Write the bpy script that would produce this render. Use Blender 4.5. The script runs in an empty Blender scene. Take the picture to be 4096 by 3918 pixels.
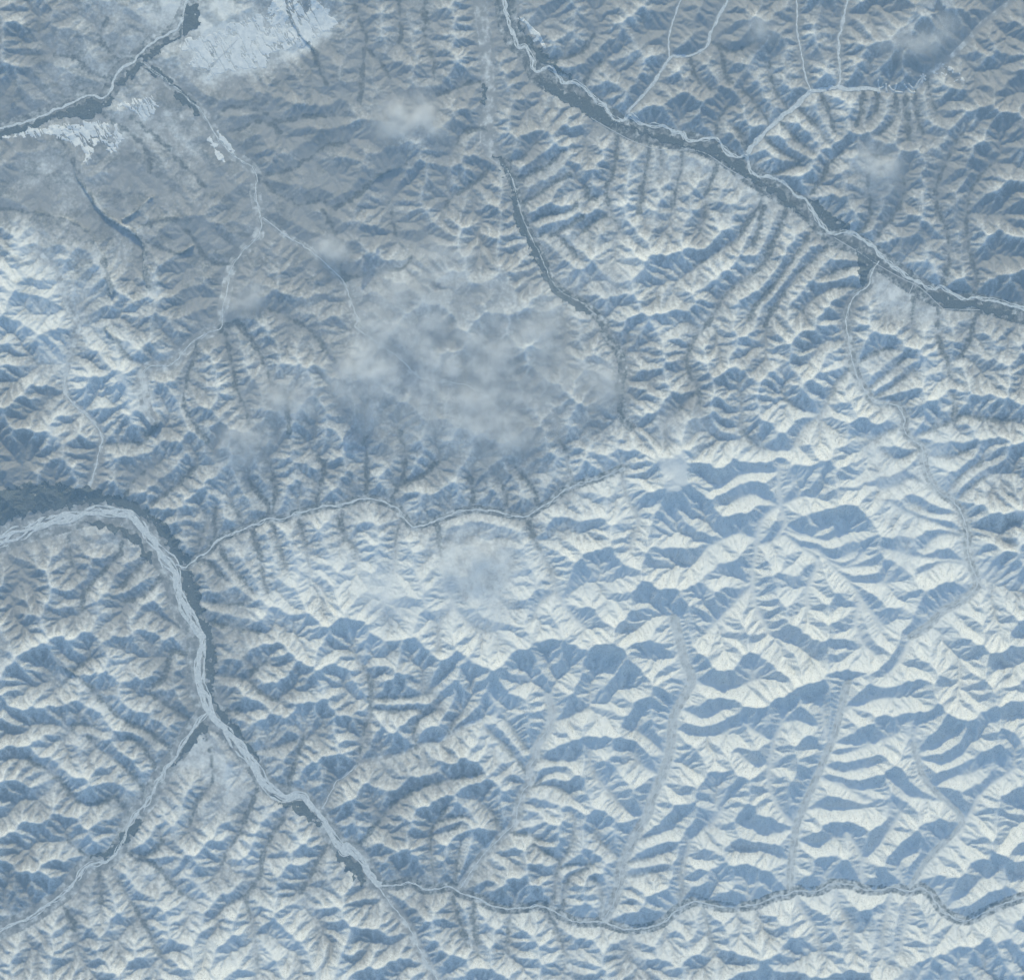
import bpy, math, random
import numpy as np

# ---------------------------------------------------------------- camera, sky, sun, exposure
# one unit is 100 metres; x runs to the right of the picture, y up it, z is height
scene = bpy.context.scene
ALT = 2200.0
cam_data = bpy.data.cameras.new('camera')
cam = bpy.data.objects.new('camera', cam_data)
scene.collection.objects.link(cam)
cam.location = (0.0, 0.0, ALT)
cam.rotation_euler = (0.0, 0.0, 0.0)
cam_data.sensor_fit = 'HORIZONTAL'
cam_data.angle = 2 * math.atan(331.4 / (ALT - 2.0))
cam_data.clip_start = 1.0
cam_data.clip_end = 9000.0
scene.camera = cam

SUN_EL, SUN_AZ = math.radians(28.0), math.radians(-4.0)      # azimuth from +y, towards +x
world = bpy.data.worlds.new('World')
scene.world = world
world.use_nodes = True
wn = world.node_tree.nodes
wn.clear()
sky = wn.new('ShaderNodeTexSky')
sky.sky_type = 'NISHITA'
sky.sun_disc = False
sky.sun_elevation = SUN_EL
sky.sun_rotation = SUN_AZ
sky.dust_density = 1.0
sky.ozone_density = 1.2
bg = wn.new('ShaderNodeBackground')
bg.inputs['Strength'].default_value = 0.10
wo = wn.new('ShaderNodeOutputWorld')
world.node_tree.links.new(sky.outputs[0], bg.inputs[0])
world.node_tree.links.new(bg.outputs[0], wo.inputs[0])

sun_data = bpy.data.lights.new('sun', 'SUN')
sun_data.energy = 2.0
sun_data.angle = math.radians(0.5)
sun_data.color = (1.0, 0.89, 0.53)
sun = bpy.data.objects.new('sun', sun_data)
scene.collection.objects.link(sun)
sun.rotation_euler = (-(math.pi / 2 - SUN_EL), 0.0, -SUN_AZ)
sun.location = (0, 600, 300)

scene.view_settings.view_transform = 'Standard'
scene.view_settings.look = 'None'
scene.view_settings.gamma = 1.0
scene.view_settings.use_curve_mapping = False
scene.view_settings.exposure = 0.80
HAZE_DENSITY = 0.00016
HAZE_COLOR = (0.40, 0.655, 0.94, 1.0)

# ---------------------------------------------------------------- map data (world units)
RIVERS = [
    ('R1', 10.1, [(-192.7, 342.5), (-204.3, 330.9), (-208.9, 317.0), (-213.5, 305.5), (-217.6, 298.0), (-223.9, 294.5), (-230.9, 291.0), (-236.6, 286.4), (-242.4, 281.2), (-244.7, 277.2), (-250.5, 274.3), (-255.7, 269.7), (-258.0, 265.0), (-260.3, 258.1), (-265.5, 253.5), (-272.5, 255.8), (-279.4, 253.5), (-286.3, 250.0), (-295.6, 246.0), (-314.1, 238.5), (-343.0, 231.5), (-377.6, 222.3)]),
    ('R2', 13.5, [(-9.0, 345.9), (-5.5, 328.6), (-3.8, 308.4), (-2.0, 299.7), (2.6, 290.5), (8.4, 285.8), (13.0, 277.8), (17.6, 268.5), (25.7, 263.9), (40.7, 255.8), (51.1, 250.0), (60.4, 243.1), (71.9, 235.0), (85.8, 231.0), (98.5, 228.6), (104.9, 226.9), (122.2, 223.4), (138.4, 215.3), (154.6, 203.8), (168.4, 195.7), (183.5, 186.5), (195.0, 178.4), (200.8, 171.4), (208.9, 163.9), (226.2, 157.6), (240.1, 147.2), (256.3, 135.6), (272.4, 126.4), (285.2, 122.9), (303.6, 120.6), (331.4, 113.7), (370.7, 103.3)]),
    ('R8', 17.6, [(-371.9, -43.6), (-343.0, -35.5), (-319.9, -27.4), (-295.6, -20.4), (-285.2, -17.0), (-273.6, -14.7), (-262.1, -14.1), (-250.5, -15.8), (-242.4, -21.6), (-236.6, -28.0), (-230.9, -34.9), (-226.2, -42.4), (-220.5, -50.5), (-217.0, -58.6), (-214.7, -69.0), (-211.2, -78.2), (-206.6, -86.3), (-202.0, -94.4), (-202.0, -103.8), (-202.0, -115.3), (-202.0, -126.8), (-197.4, -139.5), (-192.7, -147.6)]),
    ('R8b', 11.5, [(-197.4, -139.5), (-192.7, -147.6), (-185.8, -155.7), (-176.6, -166.1), (-170.8, -174.2), (-165.0, -181.1), (-161.5, -188.1), (-154.6, -193.8), (-144.2, -197.3), (-136.1, -199.6), (-129.2, -206.5), (-122.2, -214.6), (-116.5, -223.9), (-108.4, -234.3), (-107.2, -229.7), (-100.2, -236.6), (-95.6, -243.5), (-92.2, -249.3), (-88.7, -253.9)]),
    ('R8c', 5.4, [(-89.8, -252.8), (-85.2, -258.6), (-80.6, -265.5), (-73.7, -273.6), (-66.7, -282.8), (-59.8, -297.8), (-48.2, -317.5), (-32.1, -346.4)]),
    ('R5', 8.1, [(-29.8, 342.5), (-24.0, 326.3), (-20.5, 308.4), (-18.2, 293.9), (-15.9, 270.8), (-14.2, 252.3), (-15.9, 241.9), (-17.0, 230.4), (-14.7, 220.0), (-9.0, 215.3)]),
    ('R5b', 6.1, [(-14.7, 220.0), (-6.6, 213.0), (-0.9, 203.8), (2.6, 192.2), (4.9, 178.4), (11.8, 164.5), (18.8, 150.6), (24.6, 136.8), (32.6, 127.5), (45.4, 120.6), (54.6, 112.5), (59.2, 106.7), (61.5, 98.6), (69.6, 88.2), (71.4, 76.6), (69.6, 67.4), (70.8, 55.8), (71.9, 46.6), (76.6, 40.8)]),
    ('R10', 11.5, [(-197.4, -144.1), (-206.6, -154.5), (-212.4, -163.8), (-218.2, -173.0), (-226.2, -183.4), (-230.9, -191.5), (-235.5, -200.8), (-243.6, -210.0), (-248.2, -216.9), (-251.7, -226.2), (-256.3, -234.3), (-263.2, -240.1), (-273.6, -242.4), (-280.6, -249.3), (-286.3, -257.4), (-294.4, -263.8), (-314.1, -277.0), (-343.0, -290.9), (-377.6, -311.7)]),
    ('R9', 5.4, [(-217.6, -48.2), (-211.2, -49.9), (-203.1, -43.0), (-196.2, -39.5), (-191.6, -33.2), (-182.3, -28.5), (-173.1, -25.1), (-165.0, -21.6), (-158.1, -18.7), (-148.8, -18.7), (-139.6, -15.2), (-128.0, -12.4), (-118.8, -10.0), (-113.0, -10.0), (-106.0, -8.3), (-95.6, -5.4), (-86.4, -6.6), (-74.8, -11.2), (-71.4, -15.8), (-65.6, -22.8), (-62.1, -23.9), (-50.6, -20.4), (-39.0, -15.8), (-27.4, -12.9), (-13.6, -13.5), (2.6, -17.0), (9.5, -17.0), (16.5, -12.4), (24.6, -7.7), (37.3, 1.5), (58.1, 8.4), (71.9, 14.2)]),
    ('R12', 6.8, [(-85.2, -256.2), (-74.8, -255.7), (-65.6, -253.9), (-56.3, -258.6), (-48.2, -258.0), (-39.0, -256.8), (-33.2, -260.9), (-22.8, -263.8), (-14.7, -268.4), (-4.3, -270.7), (9.5, -270.1), (18.8, -269.0), (28.0, -273.0), (39.6, -278.8), (48.8, -279.4), (59.2, -279.4), (67.3, -282.2), (77.7, -284.0), (88.1, -282.8), (97.4, -279.4), (106.6, -271.3), (106.6, -271.3), (116.4, -266.1), (124.5, -266.6), (133.8, -269.0), (147.6, -269.0), (159.2, -267.2), (169.6, -262.6), (178.8, -260.9), (183.5, -258.0), (192.7, -259.1), (200.8, -257.4), (206.6, -253.9), (219.3, -254.5), (225.1, -256.8), (235.5, -258.0), (244.7, -256.2), (256.3, -258.6), (263.2, -256.2), (269.0, -259.7), (273.6, -265.5), (279.4, -272.4), (290.9, -277.0), (299.0, -274.7), (304.8, -271.3), (324.4, -263.2), (370.7, -248.2)]),
    ('R3', 3.4, [(151.7, 218.8), (162.7, 230.4), (174.2, 240.8), (183.5, 248.9), (192.7, 257.0), (197.3, 258.1), (208.9, 260.4), (220.4, 259.3), (236.6, 259.3), (249.3, 257.5), (258.6, 258.7), (265.5, 263.3), (267.8, 267.4), (274.8, 273.1), (285.2, 281.2), (295.6, 291.6), (303.6, 300.9), (324.4, 317.0), (347.6, 334.4)]),
    ('R4', 2.7, [(75.4, 244.8), (89.3, 260.4), (102.0, 278.9), (107.2, 280.6), (116.4, 281.2), (125.7, 286.4), (128.6, 295.1), (133.8, 306.1), (139.6, 317.0), (144.2, 334.4)]),
    ('R4b', 2.0, [(102.0, 278.9), (101.4, 290.5), (103.1, 299.7), (105.5, 306.6), (108.9, 317.0), (113.5, 334.4)]),
    ('R3b', 2.4, [(193.9, 258.1), (190.4, 266.2), (186.9, 284.7), (184.6, 296.2), (184.6, 308.4), (183.5, 328.6)]),
    ('R3c', 3.0, [(209.5, 260.4), (212.4, 266.2), (211.2, 288.2), (213.5, 299.7), (215.2, 308.4), (219.3, 328.6)]),
    ('R6', 5.4, [(237.8, 148.3), (233.2, 141.4), (230.8, 132.1), (223.9, 127.5), (219.3, 120.6), (216.4, 111.3), (216.4, 106.7), (218.1, 97.4), (220.4, 83.6), (222.8, 75.5), (227.4, 66.2), (234.3, 57.0), (243.6, 55.8), (249.3, 54.7), (254.0, 46.6), (254.0, 38.5), (258.6, 32.7), (265.5, 26.9), (266.7, 16.5), (270.1, 7.3), (275.9, -0.8), (285.2, -7.7), (290.9, -15.8), (294.4, -27.4), (294.4, -38.9), (296.7, -48.2), (300.2, -58.6), (299.0, -64.4), (289.8, -72.4), (278.2, -78.2), (269.0, -87.5), (257.4, -94.4)]),
    ('A2', 7.4, [(-240.1, 277.2), (-230.9, 270.8), (-220.5, 262.7), (-208.9, 252.3), (-199.7, 243.1), (-193.9, 232.7), (-188.1, 224.6), (-180.0, 216.5), (-169.6, 209.6), (-165.0, 202.6), (-166.2, 192.2), (-163.8, 180.7), (-162.1, 173.7), (-165.0, 163.3), (-175.4, 152.9), (-182.3, 141.4), (-184.6, 127.5), (-187.0, 118.3), (-188.1, 105.5), (-197.4, 100.9), (-205.4, 96.3), (-211.2, 90.5), (-217.0, 83.6), (-223.9, 80.1), (-234.3, 79.5), (-239.0, 72.0), (-237.8, 62.8), (-235.5, 51.2), (-230.9, 44.3)]),
    ('A2b', 4.7, [(-161.5, 176.1), (-154.6, 171.4), (-146.5, 164.5), (-136.1, 158.7), (-128.0, 152.9), (-117.6, 143.7), (-109.5, 135.6), (-106.0, 127.5), (-100.2, 110.2), (-101.4, 105.5), (-91.0, 98.0), (-73.7, 85.9), (-63.3, 75.5), (-52.9, 70.8), (-32.1, 68.5), (-20.5, 62.8), (-9.0, 53.5)]),
    ('R14', 6.1, [(59.2, -278.2), (66.2, -265.5), (69.6, -251.6), (70.8, -242.4), (76.6, -229.7), (81.2, -220.4), (88.1, -208.9), (90.4, -199.6), (96.2, -186.9), (100.8, -173.0), (103.1, -161.5), (104.9, -145.3), (113.0, -130.3), (116.4, -122.2), (111.8, -110.6), (108.3, -96.7), (104.9, -82.8)]),
    ('R13', 5.4, [(-33.2, -257.4), (-25.1, -244.7), (-17.0, -234.3), (-6.6, -223.9), (1.4, -215.8), (3.8, -205.4), (7.2, -195.0), (11.8, -188.6), (11.3, -180.0), (15.3, -173.0), (16.5, -164.9), (23.4, -154.5), (25.7, -141.8), (23.4, -132.6)]),
    ('R17', 4.7, [(179.4, -258.6), (180.0, -242.4), (182.3, -228.5), (183.5, -216.9), (188.1, -205.4), (193.9, -191.5), (198.5, -181.1), (203.1, -169.6), (207.7, -159.2), (211.2, -145.3), (214.7, -131.4), (217.0, -123.3)]),
    ('R20', 4.1, [(256.3, -257.4), (263.2, -244.7), (271.3, -234.3), (281.7, -223.9), (289.8, -215.8), (287.5, -207.7), (279.4, -199.6), (270.1, -191.5), (264.4, -183.4), (260.9, -171.9), (258.6, -163.8)]),
    ('d1', 3.0, [(-273.6, 2.7), (-270.2, 11.9), (-267.8, 23.5), (-265.5, 31.6), (-267.8, 39.6), (-275.9, 48.9), (-282.9, 54.7), (-288.7, 62.8), (-289.2, 72.0), (-287.5, 77.8), (-285.2, 89.3), (-281.7, 99.7), (-280.6, 109.0), (-287.5, 118.3), (-291.0, 132.1), (-295.6, 143.7), (-308.3, 155.3)]),
    ('R11', 2.7, [(-123.4, -206.5), (-119.9, -200.8), (-114.2, -189.2), (-110.6, -186.9), (-106.0, -183.4), (-100.2, -177.7), (-96.8, -175.3), (-84.1, -173.0), (-69.0, -169.6), (-57.5, -163.8), (-43.6, -160.3), (-32.1, -153.4), (-20.5, -148.8)]),
]
VALLEYS = [
    (2.0, [(-100.2, -177.7), (-97.9, -168.4), (-95.6, -155.7), (-92.2, -146.5), (-91.0, -133.7), (-92.2, -122.2), (-100.2, -109.5)]),
    (2.0, [(-100.2, -232.0), (-89.8, -219.3), (-81.8, -208.9), (-74.8, -201.9), (-64.4, -195.0), (-48.2, -189.2), (-34.4, -185.7), (-22.8, -183.4)]),
    (1.7, [(-181.2, 231.5), (-173.1, 235.0), (-166.2, 238.5), (-158.1, 237.3), (-150.0, 231.5)]),
    (2.4, [(-188.1, 245.4), (-181.2, 247.7), (-169.6, 246.6), (-158.1, 243.1), (-147.7, 238.5), (-132.6, 240.8), (-115.3, 241.9)]),
    (1.7, [(-165.0, 202.6), (-151.1, 204.9), (-140.7, 208.4), (-130.3, 215.3), (-121.1, 222.3), (-106.1, 224.6)]),
    (2.0, [(-163.8, 201.5), (-153.4, 193.4), (-144.2, 187.6), (-136.1, 184.1), (-125.7, 186.5), (-116.5, 183.0)]),
    (2.4, [(-296.7, 233.8), (-292.1, 225.7), (-286.3, 218.8), (-281.7, 204.9), (-274.8, 193.4), (-266.7, 181.8), (-257.4, 173.7), (-247.0, 168.0), (-239.0, 161.0), (-237.2, 149.5), (-236.6, 136.8), (-233.2, 128.7)]),
    (2.0, [(-354.5, 184.1), (-319.9, 180.7), (-295.6, 176.6), (-285.2, 173.7), (-275.9, 168.0), (-269.0, 158.7), (-264.4, 148.3), (-260.9, 136.8), (-258.6, 126.4)]),
    (1.7, [(-266.7, 245.4), (-257.4, 238.5), (-245.9, 229.2), (-235.5, 217.7), (-235.5, 206.1)]),
    (1.7, [(-245.9, 240.8), (-229.7, 228.1), (-217.0, 214.2), (-205.4, 203.8), (-198.5, 195.7)]),
    (1.4, [(-251.7, 174.9), (-242.4, 180.7), (-233.2, 188.8)]),
    (1.4, [(-242.4, 168.0), (-229.7, 173.7), (-215.8, 176.1)]),
    (1.4, [(-236.6, 159.9), (-227.4, 156.4), (-215.8, 152.9), (-206.6, 157.6)]),
    (1.7, [(-158.1, 330.9), (-146.5, 311.3), (-136.1, 293.9), (-128.0, 284.7), (-124.6, 274.3), (-119.9, 262.7)]),
    (1.4, [(-182.3, 146.0), (-195.0, 147.2), (-203.1, 157.6), (-210.1, 166.8)]),
    (1.7, [(-108.4, 136.8), (-114.2, 151.8), (-115.3, 166.8), (-122.2, 180.7)]),
    (1.4, [(-248.2, 276.6), (-259.8, 282.4), (-266.7, 293.9), (-262.1, 305.5)]),
    (1.4, [(-259.8, 265.0), (-273.6, 270.8), (-282.9, 278.9), (-295.6, 281.2)]),
    (1.7, [(-15.9, 207.3), (-22.8, 199.2), (-39.0, 188.8), (-43.6, 183.0)]),
    (1.4, [(-18.2, 233.8), (-30.9, 231.5), (-39.0, 218.8)]),
    (1.4, [(-15.9, 265.0), (-27.4, 262.7), (-39.0, 258.1), (-48.2, 254.6)]),
    (1.4, [(-2.0, 211.9), (7.2, 215.3), (15.3, 224.6)]),
    (1.4, [(2.6, 200.3), (14.2, 204.9), (25.7, 211.9), (33.8, 218.8)]),
    (1.7, [(4.9, 184.1), (16.5, 191.1), (25.7, 196.9), (37.3, 203.8)]),
    (1.4, [(10.7, 171.4), (22.2, 177.2), (36.1, 179.5), (41.9, 184.1)]),
    (1.4, [(14.2, 162.2), (23.4, 165.7), (31.5, 162.2), (39.6, 154.1), (41.9, 150.6)]),
    (1.4, [(24.6, 164.5), (38.4, 171.4), (45.4, 176.1)]),
    (1.7, [(68.5, 231.5), (67.3, 213.0), (63.9, 201.5), (61.5, 193.4), (62.7, 181.8), (68.5, 170.3), (71.9, 164.5)]),
    (1.7, [(89.3, 225.7), (88.1, 213.0), (85.8, 201.5), (83.5, 189.9), (82.3, 179.5)]),
    (1.4, [(95.1, 224.6), (96.2, 218.8), (97.4, 208.4)]),
    (1.7, [(110.1, 221.1), (110.1, 210.7), (106.6, 195.7), (104.3, 181.8)]),
    (1.4, [(61.5, 192.2), (51.1, 188.8), (46.5, 196.9)]),
    (1.4, [(62.7, 178.4), (53.4, 172.6), (46.5, 168.0)]),
    (1.7, [(-103.7, 334.4), (-100.2, 308.4), (-94.5, 293.9), (-95.6, 282.4), (-96.8, 268.5), (-97.9, 252.3)]),
    (1.4, [(-94.5, 285.8), (-86.4, 277.8), (-79.4, 267.4)]),
    (1.4, [(-57.5, 334.4), (-56.3, 308.4), (-56.3, 290.5), (-51.7, 278.9), (-50.6, 266.2)]),
    (1.4, [(-73.7, 334.4), (-72.5, 306.6), (-71.4, 293.9), (-73.7, 288.2)]),
    (1.4, [(-114.1, 181.8), (-97.9, 192.2), (-82.9, 204.9), (-69.0, 209.6)]),
    (1.4, [(-79.4, 186.5), (-77.1, 172.6), (-74.8, 163.3)]),
    (1.7, [(-110.6, 136.8), (-92.2, 137.9), (-80.6, 141.4), (-70.2, 143.7), (-64.4, 150.6)]),
    (1.4, [(17.6, 278.9), (31.5, 278.9), (46.5, 284.7), (53.4, 293.9)]),
    (1.4, [(46.5, 259.3), (51.1, 270.8), (60.4, 277.8)]),
    (1.4, [(192.7, 191.1), (200.8, 201.5), (205.4, 210.7), (215.8, 221.1)]),
    (1.7, [(233.2, 157.6), (240.1, 169.1), (247.0, 178.4), (252.8, 189.9), (254.0, 201.5)]),
    (1.4, [(220.4, 163.3), (230.8, 173.7), (232.0, 189.9), (230.8, 201.5), (235.5, 216.5)]),
    (1.7, [(278.2, 127.5), (282.8, 149.5), (281.7, 166.8), (275.9, 180.7), (274.8, 195.7), (278.2, 206.1), (285.2, 221.1), (289.8, 229.2)]),
    (2.0, [(299.0, 122.9), (300.2, 141.4), (295.6, 155.3), (294.4, 172.6), (295.6, 189.9), (303.6, 203.8), (312.9, 213.0)]),
    (1.4, [(199.6, 257.0), (205.4, 243.1), (208.9, 231.5)]),
    (1.4, [(184.6, 247.7), (196.2, 236.2), (203.1, 225.7)]),
    (1.4, [(173.1, 238.5), (185.8, 224.6), (195.0, 218.8)]),
    (1.4, [(162.7, 228.1), (174.2, 218.8), (184.6, 213.0)]),
    (1.4, [(227.4, 258.1), (225.1, 241.9), (222.8, 236.2)]),
    (1.4, [(236.6, 258.1), (235.5, 245.4), (230.8, 238.5)]),
    (1.4, [(247.6, 257.0), (248.2, 241.9), (237.8, 229.2)]),
    (1.4, [(254.0, 257.0), (255.1, 241.9), (256.3, 226.9)]),
    (1.4, [(260.9, 258.1), (262.0, 241.9), (265.5, 230.4)]),
    (1.4, [(269.0, 266.2), (271.3, 252.3), (274.8, 243.1)]),
    (1.4, [(178.8, 246.6), (170.8, 257.0), (167.3, 268.5), (166.1, 276.6)]),
    (1.4, [(166.1, 236.2), (159.2, 247.7), (154.6, 253.5), (148.8, 259.3)]),
    (1.4, [(115.3, 280.6), (118.7, 267.4), (128.0, 259.3)]),
    (1.4, [(133.8, 288.2), (137.2, 270.8), (139.6, 263.9)]),
    (1.4, [(130.3, 288.2), (143.0, 283.5), (156.9, 289.3)]),
    (1.4, [(132.6, 224.6), (133.8, 238.5), (139.6, 247.7)]),
    (1.4, [(151.7, 221.1), (147.6, 231.5), (139.6, 237.3)]),
    (1.4, [(160.4, 201.5), (174.2, 206.1), (185.8, 209.6)]),
    (1.7, [(133.8, 214.2), (129.1, 199.2), (125.7, 189.9), (125.7, 180.7), (122.2, 168.0)]),
    (2.0, [(162.7, 195.7), (160.4, 184.1), (152.3, 172.6), (145.3, 162.2), (131.5, 152.9), (119.9, 144.9)]),
    (1.4, [(162.7, 183.0), (159.2, 166.8), (155.7, 157.6)]),
    (2.0, [(178.8, 185.3), (175.4, 173.7), (169.6, 161.0), (166.1, 151.8), (159.2, 142.5), (150.0, 135.6), (140.7, 128.7), (134.9, 121.7), (128.0, 109.0), (116.4, 95.1), (113.0, 83.6), (115.3, 73.2), (119.9, 63.9), (122.2, 48.9)]),
    (1.4, [(119.9, 63.9), (111.8, 55.8), (104.9, 48.9)]),
    (1.4, [(207.7, 162.2), (197.3, 150.6), (188.1, 142.5), (176.5, 127.5), (169.6, 117.1), (163.8, 106.6)]),
    (1.4, [(192.7, 165.7), (185.8, 155.3), (178.8, 144.9), (169.6, 132.1), (156.9, 118.3), (153.4, 110.2)]),
    (1.4, [(232.0, 143.7), (222.8, 144.9), (212.4, 142.5), (205.4, 139.1)]),
    (1.4, [(227.4, 131.0), (208.9, 131.0), (197.3, 125.2), (188.1, 116.0)]),
    (1.4, [(260.9, 132.1), (259.7, 125.2), (258.6, 106.6)]),
    (1.4, [(275.9, 122.9), (275.9, 106.6)]),
    (2.0, [(275.9, 120.5), (275.9, 106.7), (277.1, 95.1), (281.7, 83.6), (284.0, 72.0)]),
    (1.7, [(303.6, 120.5), (299.0, 106.7), (295.6, 94.0), (287.5, 83.6)]),
    (1.4, [(234.3, 59.3), (248.2, 68.5), (259.7, 76.6)]),
    (1.4, [(228.5, 63.9), (243.6, 75.5), (255.1, 85.9)]),
    (1.4, [(221.6, 80.1), (235.5, 89.3), (245.9, 91.6)]),
    (1.7, [(258.6, 32.7), (275.9, 40.8), (285.2, 44.3), (292.1, 48.9), (303.6, 46.6), (324.4, 44.3)]),
    (1.4, [(285.2, 44.3), (286.3, 52.4), (285.2, 62.8)]),
    (1.4, [(266.7, 22.3), (284.0, 21.2), (294.4, 25.8)]),
    (1.4, [(280.5, -4.3), (289.8, 8.4), (299.0, 15.4), (304.2, 18.8)]),
    (1.4, [(286.3, -7.7), (295.6, 0.4), (304.2, 7.3)]),
    (2.0, [(217.6, 76.6), (210.6, 68.5), (205.4, 59.3), (199.6, 48.9), (189.2, 39.6), (181.2, 25.8)]),
    (1.7, [(155.7, -52.8), (158.0, -37.8), (160.4, -22.8), (166.1, -14.7), (173.1, -8.9), (172.5, 5.0), (173.1, 17.7)]),
    (1.7, [(155.7, -52.8), (155.7, -64.4), (159.2, -78.2), (165.0, -89.8)]),
    (1.7, [(159.2, -35.5), (169.6, -32.0), (176.5, -20.4), (174.2, -11.2)]),
    (1.7, [(169.6, -32.0), (176.5, -29.7), (185.8, -36.6), (197.3, -44.7), (195.0, -55.1), (190.4, -66.7), (191.6, -77.1)]),
    (1.7, [(185.8, -36.6), (197.3, -38.9), (208.9, -51.6), (217.0, -58.6), (223.9, -67.8), (222.8, -80.5), (221.6, -89.8)]),
    (1.4, [(223.9, -67.8), (232.0, -78.2), (238.9, -87.5)]),
    (1.4, [(265.5, 26.9), (249.3, 20.0), (237.8, 25.8)]),
    (1.4, [(254.0, 42.0), (243.6, 37.3), (232.0, 31.6)]),
    (1.4, [(275.9, -0.8), (258.6, 7.3), (249.3, 2.7), (237.8, 0.4)]),
    (1.4, [(289.8, -15.8), (272.4, -14.7), (258.6, -8.9)]),
    (1.4, [(294.4, -29.7), (275.9, -29.7), (266.7, -37.8)]),
    (1.4, [(296.7, -48.2), (278.2, -47.0), (266.7, -52.8)]),
    (1.4, [(199.6, 48.9), (185.8, 52.4), (176.5, 58.1)]),
    (1.4, [(180.0, 25.8), (160.4, 26.9), (148.8, 37.3)]),
    (1.4, [(171.9, 11.9), (151.1, 10.8), (133.8, 2.7)]),
    (1.4, [(159.2, -32.0), (145.3, -28.5), (125.7, -37.8)]),
    (1.4, [(171.9, -10.0), (156.9, -3.1), (139.6, -8.9)]),
    (1.4, [(176.5, -26.2), (191.6, -29.7), (203.1, -23.9)]),
    (1.4, [(174.2, -10.0), (188.1, -4.3), (196.2, -4.3)]),
    (1.4, [(208.9, -51.6), (220.4, -47.0), (227.4, -40.1)]),
    (1.7, [(-266.1, 29.2), (-252.8, 30.4), (-239.0, 30.4), (-235.5, 35.0), (-229.7, 42.0)]),
    (1.7, [(-234.3, 79.5), (-245.9, 83.6), (-251.7, 90.5), (-257.4, 98.6), (-262.1, 103.2)]),
    (1.7, [(-204.3, 96.3), (-205.4, 87.0), (-208.9, 77.8), (-211.2, 68.5), (-212.4, 57.0), (-210.1, 50.0), (-204.3, 40.8), (-197.4, 31.6)]),
    (1.4, [(-188.1, 104.4), (-183.5, 94.0), (-181.2, 81.2), (-178.9, 69.7), (-176.6, 61.6), (-173.1, 54.7), (-169.6, 43.1)]),
    (1.7, [(-187.0, 106.7), (-176.6, 106.7), (-169.6, 98.6), (-163.8, 89.3), (-159.2, 78.9), (-154.6, 67.4), (-146.5, 58.1), (-144.2, 47.7), (-144.2, 37.3)]),
    (1.4, [(-184.6, 127.5), (-169.6, 120.6), (-151.1, 114.8), (-136.1, 106.7), (-126.9, 98.6), (-118.8, 89.3), (-114.2, 83.6)]),
    (1.4, [(-233.2, -8.9), (-223.9, -2.0), (-214.7, 5.0), (-207.8, 11.9), (-204.3, 15.4)]),
    (1.4, [(-250.5, -3.1), (-244.7, 6.1), (-235.5, 14.2)]),
    (1.4, [(-203.1, -42.4), (-202.0, -32.0), (-197.4, -20.4), (-200.8, -12.4)]),
    (1.4, [(-191.6, -32.0), (-192.7, -21.6), (-191.6, -12.4)]),
    (1.4, [(-174.2, -25.1), (-176.6, -15.8), (-181.2, -10.0)]),
    (1.4, [(-156.9, -18.1), (-158.1, -10.0), (-165.0, -0.8), (-170.8, 7.3)]),
    (1.4, [(-155.2, -18.1), (-153.4, 2.7), (-158.1, 18.8)]),
    (1.4, [(-126.9, -11.2), (-124.6, 2.7), (-121.1, 13.1), (-125.7, 22.3)]),
    (1.4, [(-94.5, -4.3), (-94.5, 23.5), (-95.6, 35.0)]),
    (1.4, [(-77.1, -8.9), (-76.0, -0.8), (-70.2, 8.4), (-69.6, 25.8), (-72.5, 37.3)]),
    (1.4, [(-73.7, 2.7), (-57.5, 9.6), (-48.2, 16.5)]),
    (1.4, [(-26.3, -12.9), (-25.1, -3.1), (-27.4, 8.4)]),
    (1.4, [(-4.9, -14.7), (-3.2, -4.3), (-9.0, 8.4)]),
    (1.4, [(16.5, -12.4), (14.2, 0.4), (2.6, 14.2)]),
    (1.4, [(36.1, 1.5), (36.1, 20.0), (31.5, 31.6)]),
    (1.4, [(-169.6, -23.9), (-165.0, -37.8), (-161.5, -52.8), (-158.1, -66.7)]),
    (1.4, [(-155.8, -19.3), (-151.1, -35.5), (-146.5, -49.3)]),
    (1.4, [(-139.6, -15.8), (-135.0, -28.5), (-132.6, -42.4), (-130.3, -54.0)]),
    (1.4, [(-189.3, -32.0), (-188.1, -40.1), (-182.3, -49.3), (-173.1, -59.7), (-167.3, -66.7)]),
    (1.4, [(-203.1, -43.6), (-196.2, -47.0), (-188.1, -57.4)]),
    (1.4, [(-114.2, -10.0), (-110.7, -25.1)]),
    (1.7, [(-71.4, -17.0), (-74.8, -32.0), (-76.0, -47.0), (-79.4, -60.9), (-82.9, -73.6)]),
    (1.7, [(-48.2, -20.4), (-47.1, -35.5), (-43.6, -54.0), (-40.2, -66.7), (-37.8, -74.8), (-47.1, -87.5), (-47.1, -103.8)]),
    (1.4, [(-37.8, -75.3), (-26.3, -87.5), (-14.7, -92.1)]),
    (1.7, [(10.1, -17.6), (14.2, -32.0), (19.9, -43.6), (25.7, -52.8), (28.0, -64.4), (36.1, -78.2), (46.5, -88.6)]),
    (1.4, [(28.0, -65.5), (17.6, -73.6), (14.2, -82.8)]),
    (1.4, [(-110.6, -10.0), (-109.5, -28.5), (-102.6, -35.5), (-99.1, -45.9)]),
    (1.7, [(70.8, 13.1), (74.3, -5.4), (81.2, -18.1), (77.7, -32.0), (76.6, -38.9)]),
    (1.4, [(-288.7, -19.3), (-286.3, -34.3), (-285.2, -45.9), (-281.7, -52.8)]),
    (1.7, [(-251.7, -20.4), (-251.7, -30.8), (-254.0, -40.1), (-260.9, -49.3), (-270.2, -58.6), (-277.1, -67.8), (-278.3, -78.2)]),
    (1.4, [(-230.9, -40.1), (-244.7, -52.8), (-252.8, -62.0)]),
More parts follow.
